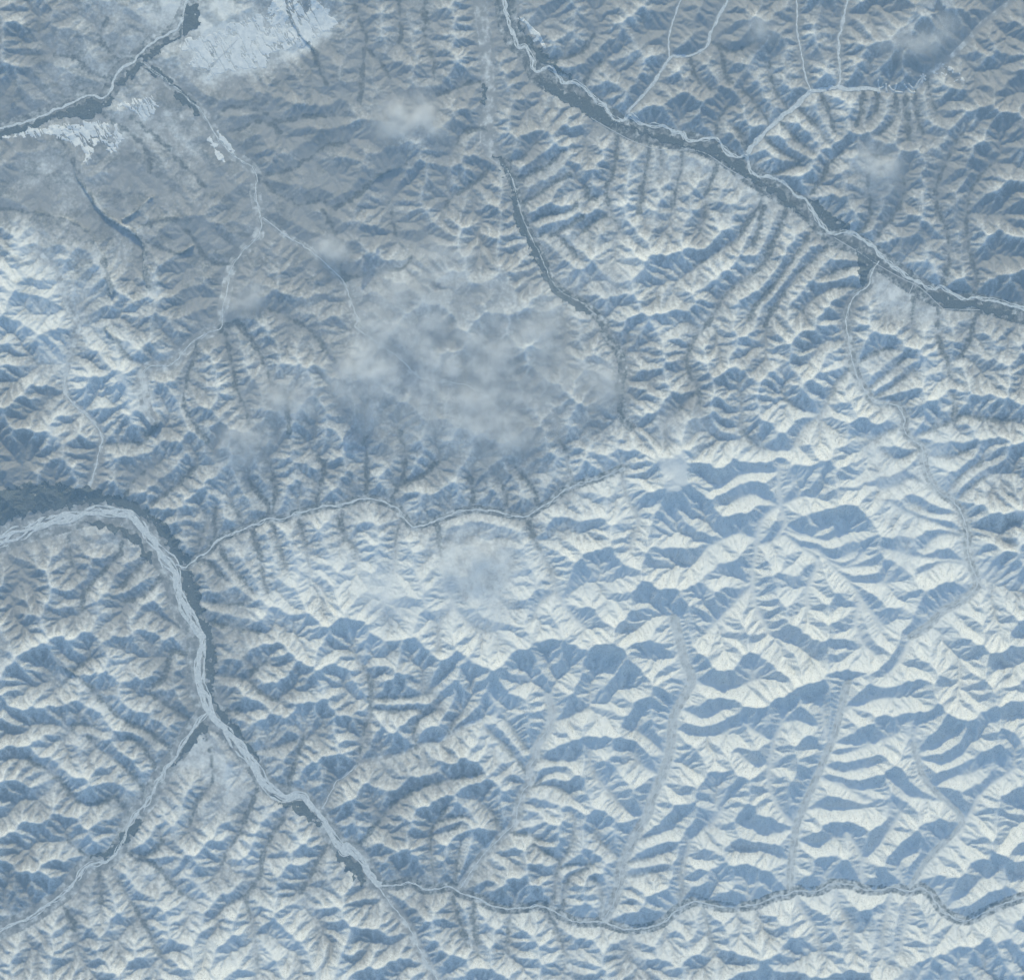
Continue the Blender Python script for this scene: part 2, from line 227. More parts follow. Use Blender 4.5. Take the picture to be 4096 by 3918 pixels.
    (1.4, [(-223.9, -51.6), (-236.6, -66.7), (-250.5, -72.4)]),
    (1.4, [(-212.4, -89.8), (-223.9, -84.0), (-232.0, -78.2)]),
    (1.4, [(-210.1, -72.4), (-199.7, -72.4), (-187.0, -73.6), (-174.2, -73.6)]),
    (1.4, [(-205.4, -85.2), (-196.2, -85.2), (-181.2, -88.6), (-163.8, -92.1)]),
    (1.7, [(-198.5, -119.9), (-192.7, -119.9), (-182.3, -121.0), (-170.8, -123.3), (-163.8, -130.3), (-151.1, -136.1)]),
    (1.4, [(-170.8, -123.3), (-166.2, -116.4), (-158.1, -110.6)]),
    (1.4, [(-169.6, -170.7), (-162.7, -168.4), (-151.1, -166.1), (-140.7, -161.5)]),
    (1.4, [(-192.7, -141.8), (-177.7, -143.0), (-167.3, -141.8)]),
    (1.4, [(-146.5, -195.0), (-143.0, -183.4), (-139.6, -173.0), (-135.0, -161.5)]),
    (1.7, [(-200.8, -110.6), (-218.2, -103.7), (-221.6, -109.5), (-225.1, -121.0), (-234.3, -129.1)]),
    (1.7, [(-215.8, -168.4), (-220.5, -167.3), (-229.7, -160.3), (-239.0, -154.5), (-251.7, -148.8), (-262.1, -139.5), (-272.5, -128.0), (-281.7, -119.9), (-291.0, -112.9)]),
    (1.4, [(-227.4, -183.4), (-230.9, -180.0), (-239.0, -166.1), (-248.2, -160.3)]),
    (1.4, [(-234.3, -197.3), (-239.0, -193.8), (-248.2, -182.3), (-257.4, -174.2), (-269.0, -166.1), (-274.8, -159.2)]),
    (1.7, [(-241.3, -206.5), (-251.7, -205.4), (-257.4, -199.6), (-269.0, -203.1), (-281.7, -200.8), (-288.7, -192.7), (-295.6, -184.6), (-314.1, -173.0)]),
    (1.4, [(-266.7, -241.2), (-273.6, -237.8), (-282.9, -230.8), (-287.5, -226.2)]),
    (1.4, [(-205.4, -151.1), (-215.8, -144.1), (-225.1, -138.4), (-233.2, -132.6)]),
    (1.4, [(-289.8, -161.5), (-282.9, -152.2), (-271.3, -153.4)]),
    (1.4, [(-291.0, -126.8), (-282.9, -116.4), (-273.6, -108.3)]),
    (1.7, [(-199.7, -152.2), (-196.2, -168.4), (-193.9, -184.6), (-195.0, -191.5), (-203.1, -200.8), (-206.6, -211.2), (-208.9, -221.6)]),
    (1.7, [(-162.7, -189.2), (-167.3, -199.6), (-173.1, -212.3), (-177.7, -223.9), (-184.6, -234.3), (-187.0, -242.4)]),
    (2.0, [(-141.9, -199.6), (-145.4, -207.7), (-150.0, -215.8), (-156.9, -226.2), (-161.5, -238.9), (-163.8, -251.6), (-171.9, -262.0), (-169.6, -273.6), (-167.3, -284.0), (-163.8, -311.7)]),
    (1.4, [(-171.9, -262.0), (-184.6, -269.0), (-192.7, -277.0)]),
    (1.4, [(-116.5, -225.0), (-124.6, -238.9), (-130.3, -249.3), (-136.1, -259.7)]),
    (1.4, [(-251.7, -228.5), (-250.5, -232.0), (-239.0, -236.6), (-228.6, -230.8), (-227.4, -219.3)]),
    (1.7, [(-262.1, -241.2), (-259.8, -243.5), (-254.0, -255.1), (-245.9, -267.8), (-239.0, -279.4), (-227.4, -300.2)]),
    (1.4, [(-250.5, -232.0), (-243.6, -238.9), (-233.2, -241.2), (-223.9, -250.5), (-214.7, -259.7), (-205.4, -265.5)]),
    (1.4, [(-266.7, -242.4), (-266.7, -256.2), (-265.5, -266.6)]),
    (1.4, [(-293.3, -265.5), (-285.2, -277.0), (-281.7, -288.6)]),
    (1.7, [(9.5, -183.4), (3.8, -175.3), (-4.3, -166.1), (-14.7, -156.9), (-18.2, -152.2)]),
    (1.7, [(85.8, -211.2), (71.9, -205.4), (62.7, -195.0), (53.4, -183.4), (50.0, -174.2), (51.1, -166.1)]),
    (1.7, [(24.6, -270.1), (28.0, -258.6), (29.2, -244.7), (36.1, -234.3), (39.6, -223.9), (40.7, -213.5), (37.3, -207.7)]),
    (1.4, [(-50.6, -257.4), (-50.6, -248.2), (-52.9, -232.0), (-51.7, -219.3), (-45.9, -211.2), (-42.5, -205.4)]),
    (1.4, [(-36.7, -256.2), (-36.7, -248.2), (-34.4, -234.3), (-32.1, -226.2)]),
    (1.4, [(-6.6, -222.7), (-11.3, -211.2), (-20.5, -201.9)]),
    (1.4, [(-4.3, -221.6), (8.4, -222.7), (18.8, -226.2)]),
    (1.4, [(10.7, -190.4), (25.7, -191.5), (37.3, -196.1)]),
    (1.4, [(15.3, -173.0), (28.0, -175.3), (40.7, -174.2)]),
    (1.4, [(24.6, -149.9), (37.3, -146.5), (48.8, -140.7)]),
    (1.4, [(96.2, -184.6), (83.5, -177.7), (77.7, -168.4)]),
    (1.4, [(100.8, -173.0), (89.3, -161.5), (77.7, -154.5)]),
    (1.4, [(-39.0, -257.4), (-36.7, -271.3), (-33.2, -280.5), (-29.8, -294.4)]),
    (1.4, [(-25.1, -263.2), (-24.0, -284.0), (-21.7, -300.2)]),
    (1.4, [(-0.9, -270.1), (-2.0, -282.8), (-3.2, -300.2)]),
    (1.4, [(19.9, -269.0), (24.6, -277.0), (29.2, -285.7), (35.0, -300.2)]),
    (1.7, [(107.2, -270.1), (109.5, -262.0), (109.5, -245.8), (114.1, -230.8), (116.4, -223.9), (128.0, -215.8), (134.9, -207.7)]),
    (1.7, [(183.5, -216.9), (176.5, -210.0), (169.6, -199.6), (166.1, -189.2), (166.1, -178.8), (168.4, -163.8), (173.1, -152.2), (175.4, -141.8)]),
    (1.7, [(226.2, -256.2), (226.2, -238.9), (234.3, -230.8), (242.4, -220.4), (250.5, -207.7)]),
    (1.4, [(226.2, -238.9), (222.8, -230.8), (215.8, -219.3)]),
    (1.4, [(289.8, -215.8), (296.7, -205.4), (303.6, -193.8), (324.4, -178.8)]),
    (1.4, [(254.0, -257.4), (249.3, -241.2), (258.6, -232.0)]),
    (1.4, [(188.1, -206.5), (197.3, -205.4), (215.8, -205.4), (227.4, -205.4)]),
    (1.4, [(197.3, -184.6), (208.9, -189.2), (220.4, -195.0), (227.4, -199.6)]),
    (1.4, [(182.3, -258.6), (186.9, -270.1), (193.9, -279.4), (196.2, -285.1), (200.8, -300.2)]),
    (1.4, [(208.9, -253.9), (211.2, -267.8), (218.1, -281.7), (220.4, -297.8)]),
    (1.4, [(244.7, -256.2), (242.4, -269.0), (240.1, -280.5), (237.8, -297.8)]),
    (1.4, [(256.3, -258.6), (255.1, -271.3), (252.8, -282.8), (250.5, -297.8)]),
    (1.4, [(122.2, -266.6), (126.8, -282.8), (130.3, -300.2)]),
    (1.4, [(278.2, -271.3), (285.2, -264.3), (294.4, -256.2), (304.2, -249.3)]),
    (1.4, [(107.2, -140.7), (122.2, -146.5), (134.9, -141.8)]),
    (1.4, [(116.4, -122.2), (133.8, -126.8), (151.1, -125.7)]),
    (1.4, [(104.9, -154.5), (122.2, -158.0), (138.4, -156.9)]),
    (1.4, [(169.6, -161.5), (156.9, -155.7), (148.8, -147.6)]),
    (1.4, [(173.1, -149.9), (185.8, -148.8), (197.3, -152.2)]),
    (1.4, [(203.1, -169.6), (215.8, -169.6), (232.0, -163.8)]),
    (1.4, [(211.2, -145.3), (222.8, -138.4), (232.0, -136.1)]),
    (1.4, [(166.1, -177.7), (153.4, -175.3), (145.3, -168.4)]),
    (1.4, [(181.2, -219.3), (162.7, -221.6), (148.8, -214.6)]),
    (1.4, [(180.0, -240.1), (162.7, -233.1), (145.3, -232.0)]),
    (1.4, [(183.5, -226.2), (197.3, -228.5), (208.9, -223.9)]),
    (1.4, [(271.3, -190.4), (284.0, -184.6), (296.7, -182.3)]),
    (1.4, [(262.0, -173.0), (278.2, -175.3), (292.1, -168.4)]),
    (1.4, [(280.5, -200.8), (255.1, -196.1), (243.6, -184.6)]),
    (1.4, [(223.8, -89.9), (227.3, -99.3), (234.3, -106.3)]),
    (1.4, [(224.9, -68.8), (235.5, -85.2), (239.0, -91.1)]),
    (1.7, [(257.3, -95.8), (250.8, -108.7), (242.6, -118.1)]),
    (1.4, [(154.5, -62.9), (144.0, -73.5), (135.8, -81.7), (126.4, -91.1)]),
    (1.4, [(202.7, -161.5), (201.5, -147.4), (198.0, -134.5)]),
    (1.4, [(208.5, -162.7), (220.3, -163.8), (233.2, -162.7), (247.2, -158.0)]),
    (1.4, [(201.5, -177.9), (212.0, -181.4), (223.8, -180.3), (233.2, -176.8)]),
    (1.4, [(198.0, -186.1), (210.9, -188.5), (221.4, -193.2), (232.0, -192.0)]),
    (1.4, [(258.5, -163.8), (261.3, -150.9)]),
    (1.4, [(260.2, -170.9), (273.1, -163.8), (282.5, -158.0)]),
    (1.4, [(212.0, -141.5), (221.4, -138.0), (235.5, -134.5), (244.9, -134.5)]),
    (1.4, [(117.0, -123.9), (132.2, -127.5), (146.3, -126.3), (159.2, -121.6)]),
    (1.4, [(179.2, -24.2), (190.9, -28.9), (202.7, -32.4), (214.4, -27.7)]),
    (1.4, [(188.6, -35.9), (208.5, -44.1), (220.3, -40.6)]),
    (1.4, [(200.3, -43.0), (214.4, -50.0), (232.0, -48.8)]),
    (1.4, [(216.7, -59.4), (232.0, -59.4), (243.7, -60.6)]),
    (1.4, [(295.4, -28.9), (278.9, -23.0), (261.3, -17.2), (243.7, -7.8)]),
    (1.4, [(296.5, -46.5), (278.9, -44.1), (261.3, -43.0), (243.7, -38.3)]),
    (1.4, [(-48.2, -214.6), (-42.5, -212.3), (-33.2, -211.2)]),
    (1.4, [(-52.9, -223.9), (-41.3, -220.4), (-33.2, -216.9)]),
    (1.4, [(29.2, -244.7), (41.9, -242.4), (51.1, -242.4)]),
    (1.4, [(30.3, -240.1), (25.7, -236.6), (14.2, -229.7)]),
    (1.4, [(32.6, -273.6), (35.0, -257.4), (38.4, -249.3), (48.8, -244.7)]),
    (1.4, [(56.9, -277.0), (58.1, -263.2), (53.4, -251.6)]),
    (1.4, [(71.9, -240.1), (60.4, -230.8), (53.4, -221.6)]),
    (1.4, [(77.7, -228.5), (90.4, -222.7), (104.3, -218.1)]),
    (1.4, [(71.9, -241.2), (88.1, -237.8), (100.8, -233.1)]),
    (1.4, [(69.6, -250.5), (83.5, -249.3), (93.9, -247.0)]),
    (1.4, [(9.5, -168.4), (2.6, -158.0), (-2.0, -152.2), (-5.5, -148.8)]),
    (1.4, [(13.0, -191.5), (23.4, -183.4), (32.6, -182.3)]),
    (1.4, [(-92.2, -134.9), (-78.3, -134.9), (-64.4, -133.7), (-52.9, -131.4)]),
    (1.4, [(-89.8, -141.8), (-74.8, -143.0), (-62.1, -141.8), (-55.2, -147.6)]),
    (1.4, [(-62.1, -166.7), (-63.3, -155.7), (-58.6, -147.6), (-48.2, -141.8)]),
    (1.4, [(-41.3, -159.2), (-37.8, -149.9), (-32.1, -144.1)]),
]
SNOWFREE = [[0.6, 0.5, 0.25, 0.6, 0.6, 0.6, 0.6, 0.7, 0.6, 0.6, 0.7], [0.6, 0.5, 0.6, 0.7, 0.6, 0.6, 0.55, 0.6, 0.45, 0.55, 0.7], [0.6, 0.6, 0.65, 0.7, 0.6, 0.55, 0.45, 0.45, 0.5, 0.6, 0.6], [0.15, 0.4, 0.65, 0.6, 0.5, 0.5, 0.4, 0.4, 0.5, 0.5, 0.6], [0.5, 0.3, 0.5, 0.5, 0.5, 0.6, 0.5, 0.5, 0.3, 0.35, 0.45], [0.75, 0.6, 0.5, 0.5, 0.5, 0.5, 0.28, 0.14, 0.08, 0.25, 0.4], [0.55, 0.5, 0.55, 0.22, 0.16, 0.25, 0.12, 0.08, 0.08, 0.1, 0.3], [0.4, 0.4, 0.6, 0.4, 0.35, 0.2, 0.15, 0.1, 0.1, 0.08, 0.1], [0.42, 0.42, 0.5, 0.45, 0.5, 0.36, 0.2, 0.15, 0.08, 0.05, 0.05], [0.5, 0.46, 0.36, 0.4, 0.5, 0.42, 0.32, 0.25, 0.15, 0.15, 0.15], [0.4, 0.4, 0.25, 0.3, 0.4, 0.3, 0.35, 0.3, 0.3, 0.25, 0.3]]
RELIEF = [[0.6, 0.25, 0.12, 0.4, 0.55, 0.5, 0.6, 0.7, 0.8, 0.8, 0.7], [0.45, 0.2, 0.3, 0.42, 0.5, 0.7, 0.7, 0.8, 0.9, 0.8, 0.7], [0.25, 0.22, 0.3, 0.36, 0.48, 0.8, 0.7, 0.8, 0.8, 0.7, 0.7], [0.6, 0.5, 0.48, 0.5, 0.56, 0.7, 0.8, 0.9, 0.9, 0.8, 0.8], [0.8, 0.7, 0.7, 0.6, 0.6, 0.6, 0.7, 0.8, 0.9, 0.8, 0.8], [0.5, 0.7, 0.7, 0.7, 0.7, 0.6, 0.7, 0.9, 1, 0.8, 0.8], [0.6, 0.7, 0.7, 0.6, 0.5, 0.5, 0.8, 1, 1, 0.8, 0.7], [0.8, 0.8, 0.8, 0.9, 1, 0.9, 1, 1.1, 1.1, 1.1, 1], [0.8, 0.8, 0.6, 1, 1, 1, 1, 1.1, 1.1, 1.1, 1], [0.9, 0.8, 0.8, 0.8, 0.9, 1, 1, 1, 1.1, 1.1, 1], [0.8, 0.8, 0.8, 0.8, 0.9, 0.9, 0.8, 0.8, 0.9, 0.9, 0.9]]
WATERS = [
    ('frozen braided river crossing the upper left corner', [(-192.7, 342.5), (-204.3, 330.9), (-211.2, 314.7), (-213.5, 305.5), (-215.8, 300.9), (-217.6, 298.0), (-223.9, 294.5), (-230.9, 291.0), (-236.6, 286.4), (-242.4, 281.2), (-244.7, 277.2), (-250.5, 274.3), (-255.7, 269.7), (-258.0, 265.0), (-260.3, 258.1), (-265.5, 253.5), (-272.5, 255.8), (-279.4, 253.5), (-286.3, 250.0), (-295.6, 246.0), (-314.1, 238.5), (-343.0, 231.5), (-377.6, 222.3)], 1.01, 1.01, 3, 1.52),
    ('meandering frozen river in the broad dark valley of the upper right', [(-9.0, 345.9), (-5.5, 328.6), (-3.8, 308.4), (-2.0, 299.7), (1.4, 295.1), (2.6, 290.5), (4.9, 286.8), (8.4, 286.8), (10.7, 282.4), (13.6, 277.8), (13.0, 274.3), (15.9, 270.6), (21.1, 272.6), (24.6, 274.1), (30.3, 267.4), (32.4, 263.3), (37.3, 263.7), (43.0, 262.7), (51.1, 255.8), (54.6, 251.2), (60.4, 249.4), (62.1, 245.4), (65.6, 240.2), (71.9, 238.7), (76.6, 242.5), (83.5, 237.3), (91.6, 235.6), (98.5, 235.0), (110.1, 230.4), (110.1, 231.0), (113.5, 226.3), (117.6, 225.7), (125.7, 227.5), (132.6, 227.5), (138.4, 220.2), (145.3, 215.3), (151.7, 215.6), (154.6, 206.7), (160.4, 202.6), (168.4, 202.6), (176.5, 198.0), (183.5, 191.1), (190.4, 188.5), (195.0, 180.1), (200.8, 170.9), (207.2, 165.9), (220.4, 167.0), (226.2, 162.2), (235.5, 156.4), (239.5, 150.6), (248.2, 143.7), (256.3, 137.9), (264.4, 134.2), (272.4, 129.8), (278.2, 131.6), (285.2, 127.5), (294.4, 123.5), (303.6, 124.1), (331.4, 117.1), (370.7, 106.7)], 2.2, 2.2, 5, 1.28),
    ('wide braided frozen river with many channels along the lower left', [(-371.9, -43.6), (-343.0, -35.5), (-319.9, -27.4), (-295.6, -20.4), (-285.2, -17.0), (-273.6, -14.7), (-262.1, -14.1), (-250.5, -15.8), (-242.4, -21.6), (-236.6, -28.0), (-230.9, -34.9), (-226.2, -42.4), (-220.5, -50.5), (-217.0, -58.6), (-214.7, -69.0), (-211.2, -78.2), (-206.6, -86.3), (-202.0, -94.4), (-202.0, -103.8), (-202.0, -115.3), (-202.0, -126.8), (-197.4, -139.5), (-192.7, -147.6), (-185.8, -155.7), (-176.6, -166.1), (-170.8, -174.2), (-165.0, -181.1), (-161.5, -188.1), (-154.6, -195.0), (-146.5, -198.5), (-136.1, -197.9), (-129.2, -205.4), (-122.2, -214.6), (-116.5, -223.9), (-108.4, -234.3), (-107.2, -229.7), (-100.2, -236.6), (-95.6, -243.5), (-92.2, -249.3), (-88.7, -253.9), (-85.2, -256.2)], 6.42, 2.7, 10, 2.23),
    ('narrow stream leaving the end of the great braided river towards the bottom edge', [(-89.8, -252.8), (-85.2, -258.6), (-80.6, -265.5), (-73.7, -273.6), (-66.7, -282.8), (-59.8, -297.8), (-48.2, -317.5), (-32.1, -346.4)], 1.01, 1.01, 2, 0.81),
    ('braided frozen tributary leaving the great braided river towards the lower left corner', [(-197.4, -144.1), (-206.6, -154.5), (-212.4, -163.8), (-218.2, -173.0), (-226.2, -183.4), (-230.9, -191.5), (-235.5, -200.8), (-243.6, -210.0), (-248.2, -216.9), (-251.7, -226.2), (-256.3, -234.3), (-263.2, -240.1), (-273.6, -242.4), (-280.6, -249.3), (-286.3, -257.4), (-294.4, -263.8), (-314.1, -277.0), (-343.0, -290.9), (-377.6, -311.7)], 2.7, 2.7, 4, 1.42),
    ('narrow winding frozen river joining the great braided river from the east', [(-217.6, -48.2), (-211.2, -49.9), (-203.1, -43.0), (-196.2, -39.5), (-191.6, -33.2), (-182.3, -28.5), (-173.1, -25.1), (-165.0, -21.6), (-158.1, -18.7), (-148.8, -18.7), (-139.6, -15.2), (-128.0, -12.4), (-118.8, -10.0), (-113.0, -10.0), (-106.0, -8.3), (-95.6, -5.4), (-86.4, -6.6), (-74.8, -11.2), (-71.4, -15.8), (-65.6, -22.8), (-62.1, -23.9), (-50.6, -20.4), (-39.0, -15.8), (-27.4, -12.9), (-13.6, -13.5), (2.6, -17.0), (9.5, -17.0), (16.5, -12.4), (24.6, -7.7), (37.3, 1.5), (58.1, 8.4), (71.9, 14.2)], 1.52, 1.52, 3, 0.95),
    ('winding frozen river along the bottom edge', [(-85.2, -256.2), (-74.8, -255.7), (-65.6, -253.9), (-56.3, -258.6), (-48.2, -258.0), (-39.0, -256.8), (-33.2, -260.9), (-22.8, -263.8), (-14.7, -268.4), (-4.3, -270.7), (9.5, -270.1), (18.8, -269.0), (28.0, -273.0), (39.6, -278.8), (48.8, -279.4), (59.2, -279.4), (67.3, -282.2), (77.7, -284.0), (88.1, -282.8), (97.4, -279.4), (106.6, -271.3), (106.6, -271.3), (116.4, -266.1), (124.5, -266.6), (133.8, -269.0), (147.6, -269.0), (159.2, -267.2), (169.6, -262.6), (178.8, -260.9), (183.5, -258.0), (192.7, -259.1), (200.8, -257.4), (206.6, -253.9), (219.3, -254.5), (225.1, -256.8), (235.5, -258.0), (244.7, -256.2), (256.3, -258.6), (263.2, -256.2), (269.0, -259.7), (273.6, -265.5), (279.4, -272.4), (290.9, -277.0), (299.0, -274.7), (304.8, -271.3), (324.4, -263.2), (370.7, -248.2)], 1.35, 1.35, 3, 0.95),
    ('straight broad white river of ice in the upper right', [(151.7, 218.8), (154.0, 220.5), (162.7, 230.4), (174.2, 240.8), (183.5, 248.9), (192.7, 257.0), (197.3, 258.1), (208.9, 260.4), (220.4, 259.3), (236.6, 259.5)], 1.69, 1.69, 7, 2.2),
    ('white ice stream ending at the broad upper valley by a short straight reach', [(75.4, 244.8), (89.3, 260.4), (102.0, 278.9), (107.2, 280.6), (116.4, 281.2), (125.7, 286.4), (128.6, 295.1), (133.8, 306.1), (139.6, 317.0), (144.2, 334.4)], 1.18, 1.18, 5, 1.35),
    ('short white ice stream running north from the bend', [(102.0, 278.9), (101.4, 290.5), (103.1, 299.7), (105.5, 306.6), (108.9, 317.0), (113.5, 334.4)], 0.74, 0.74, 4, 0.88),
    ('thin white ice stream, western of the two feeding the straight ice river', [(193.9, 258.1), (190.4, 266.2), (186.9, 284.7), (184.6, 296.2), (184.6, 308.4), (183.5, 328.6)], 0.74, 0.74, 4, 0.88),
    ('wider white ice stream, eastern of the two feeding the straight ice river', [(209.5, 260.4), (212.4, 266.2), (211.2, 288.2), (213.5, 299.7), (215.2, 308.4), (219.3, 328.6)], 1.01, 1.01, 5, 1.01),
    ('narrow frozen river winding down the right side from the broad valley', [(237.8, 148.3), (233.2, 141.4), (230.8, 132.1), (223.9, 127.5), (219.3, 120.6), (216.4, 111.3), (216.4, 106.7), (218.1, 97.4), (220.4, 83.6), (222.8, 75.5), (227.4, 66.2), (234.3, 57.0), (243.6, 55.8), (249.3, 54.7), (254.0, 46.6), (254.0, 38.5), (258.6, 32.7), (265.5, 26.9), (266.7, 16.5), (270.1, 7.3), (275.9, -0.8), (285.2, -7.7), (290.9, -15.8), (294.4, -27.4), (294.4, -38.9), (296.7, -48.2), (300.2, -58.6), (299.0, -64.4), (289.8, -72.4), (278.2, -78.2), (269.0, -87.5), (257.4, -94.4)], 1.35, 1.35, 3, 0.74),
    ('thin frozen stream inside the dark forested valley at centre', [(-6.6, 210.7), (-0.9, 203.8), (2.6, 192.2), (6.1, 178.4), (11.8, 164.5), (18.8, 150.6), (24.6, 136.8), (32.6, 127.5), (45.4, 120.6), (54.6, 112.5)], 1.35, 1.35, 2, 0.61),
    ('white stream winding through the dark lowland at the left edge', [(-273.6, 2.7), (-270.2, 11.9), (-267.8, 23.5), (-265.5, 31.6), (-267.8, 39.6), (-275.9, 48.9), (-282.9, 54.7), (-288.7, 62.8), (-289.2, 72.0), (-287.5, 77.8)], 1.01, 1.01, 2, 1.01),
    ('pale shallow stream braids in the long hazy valley of the upper left', [(-240.1, 277.2), (-230.9, 270.8), (-220.5, 262.7), (-208.9, 252.3), (-199.7, 243.1), (-193.9, 232.7), (-188.1, 224.6), (-180.0, 216.5), (-169.6, 209.6), (-165.0, 202.6), (-166.2, 192.2), (-163.8, 180.7), (-162.1, 173.7), (-165.0, 163.3), (-175.4, 152.9), (-182.3, 141.4), (-184.6, 127.5), (-187.0, 118.3), (-188.1, 105.5), (-197.4, 100.9), (-205.4, 96.3), (-211.2, 90.5), (-217.0, 83.6), (-223.9, 80.1), (-234.3, 79.5), (-239.0, 72.0), (-237.8, 62.8), (-235.5, 51.2), (-230.9, 44.3)], 1.69, 1.69, 3, 0.54),
    ('pale stream running south east from the long hazy valley towards the cloud', [(-161.5, 176.1), (-154.6, 171.4), (-146.5, 164.5), (-136.1, 158.7), (-128.0, 152.9), (-117.6, 143.7), (-109.5, 135.6), (-106.0, 127.5), (-100.2, 110.2), (-101.4, 105.5), (-91.0, 98.0), (-73.7, 85.9), (-63.3, 75.5), (-52.9, 70.8), (-32.1, 68.5), (-20.5, 62.8), (-9.0, 53.5)], 1.35, 1.35, 3, 0.57),
    ('snow covered stream braids in the wide valley at lower centre right', [(59.2, -278.2), (66.2, -265.5), (69.6, -251.6), (70.8, -242.4), (76.6, -229.7), (81.2, -220.4), (88.1, -208.9), (90.4, -199.6), (96.2, -186.9), (100.8, -173.0), (103.1, -161.5), (104.9, -145.3), (113.0, -130.3), (116.4, -122.2), (111.8, -110.6), (108.3, -96.7), (104.9, -82.8)], 1.69, 1.69, 3, 0.51),
    ('snow covered stream braids in the straight valley of the lower right', [(179.4, -258.6), (180.0, -242.4), (182.3, -228.5), (183.5, -216.9), (188.1, -205.4), (193.9, -191.5), (198.5, -181.1), (203.1, -169.6), (207.7, -159.2), (211.2, -145.3), (214.7, -131.4), (217.0, -123.3)], 1.35, 1.35, 2, 0.47),
    ('snow covered stream in the winding valley at the lower right edge', [(256.3, -257.4), (263.2, -244.7), (271.3, -234.3), (281.7, -223.9), (289.8, -215.8), (287.5, -207.7), (279.4, -199.6), (270.1, -191.5), (264.4, -183.4), (260.9, -171.9), (258.6, -163.8)], 1.35, 1.35, 2, 0.51),
    ('thin white stream in the narrow valley east of the great braided river', [(-123.4, -206.5), (-119.9, -200.8), (-114.2, -189.2), (-110.6, -186.9), (-106.0, -183.4), (-100.2, -177.7)], 0.85, 0.85, 2, 0.74),
    ('smooth snow covered stream in the valley rising from the bottom river to the white basin', [(-33.2, -257.4), (-25.1, -244.7), (-17.0, -234.3), (-6.6, -223.9), (1.4, -215.8), (3.8, -205.4), (7.2, -195.0), (11.8, -188.6), (11.3, -180.0), (15.3, -173.0), (16.5, -164.9), (23.4, -154.5), (25.7, -141.8), (23.4, -132.6)], 1.35, 1.35, 2, 0.74),
]
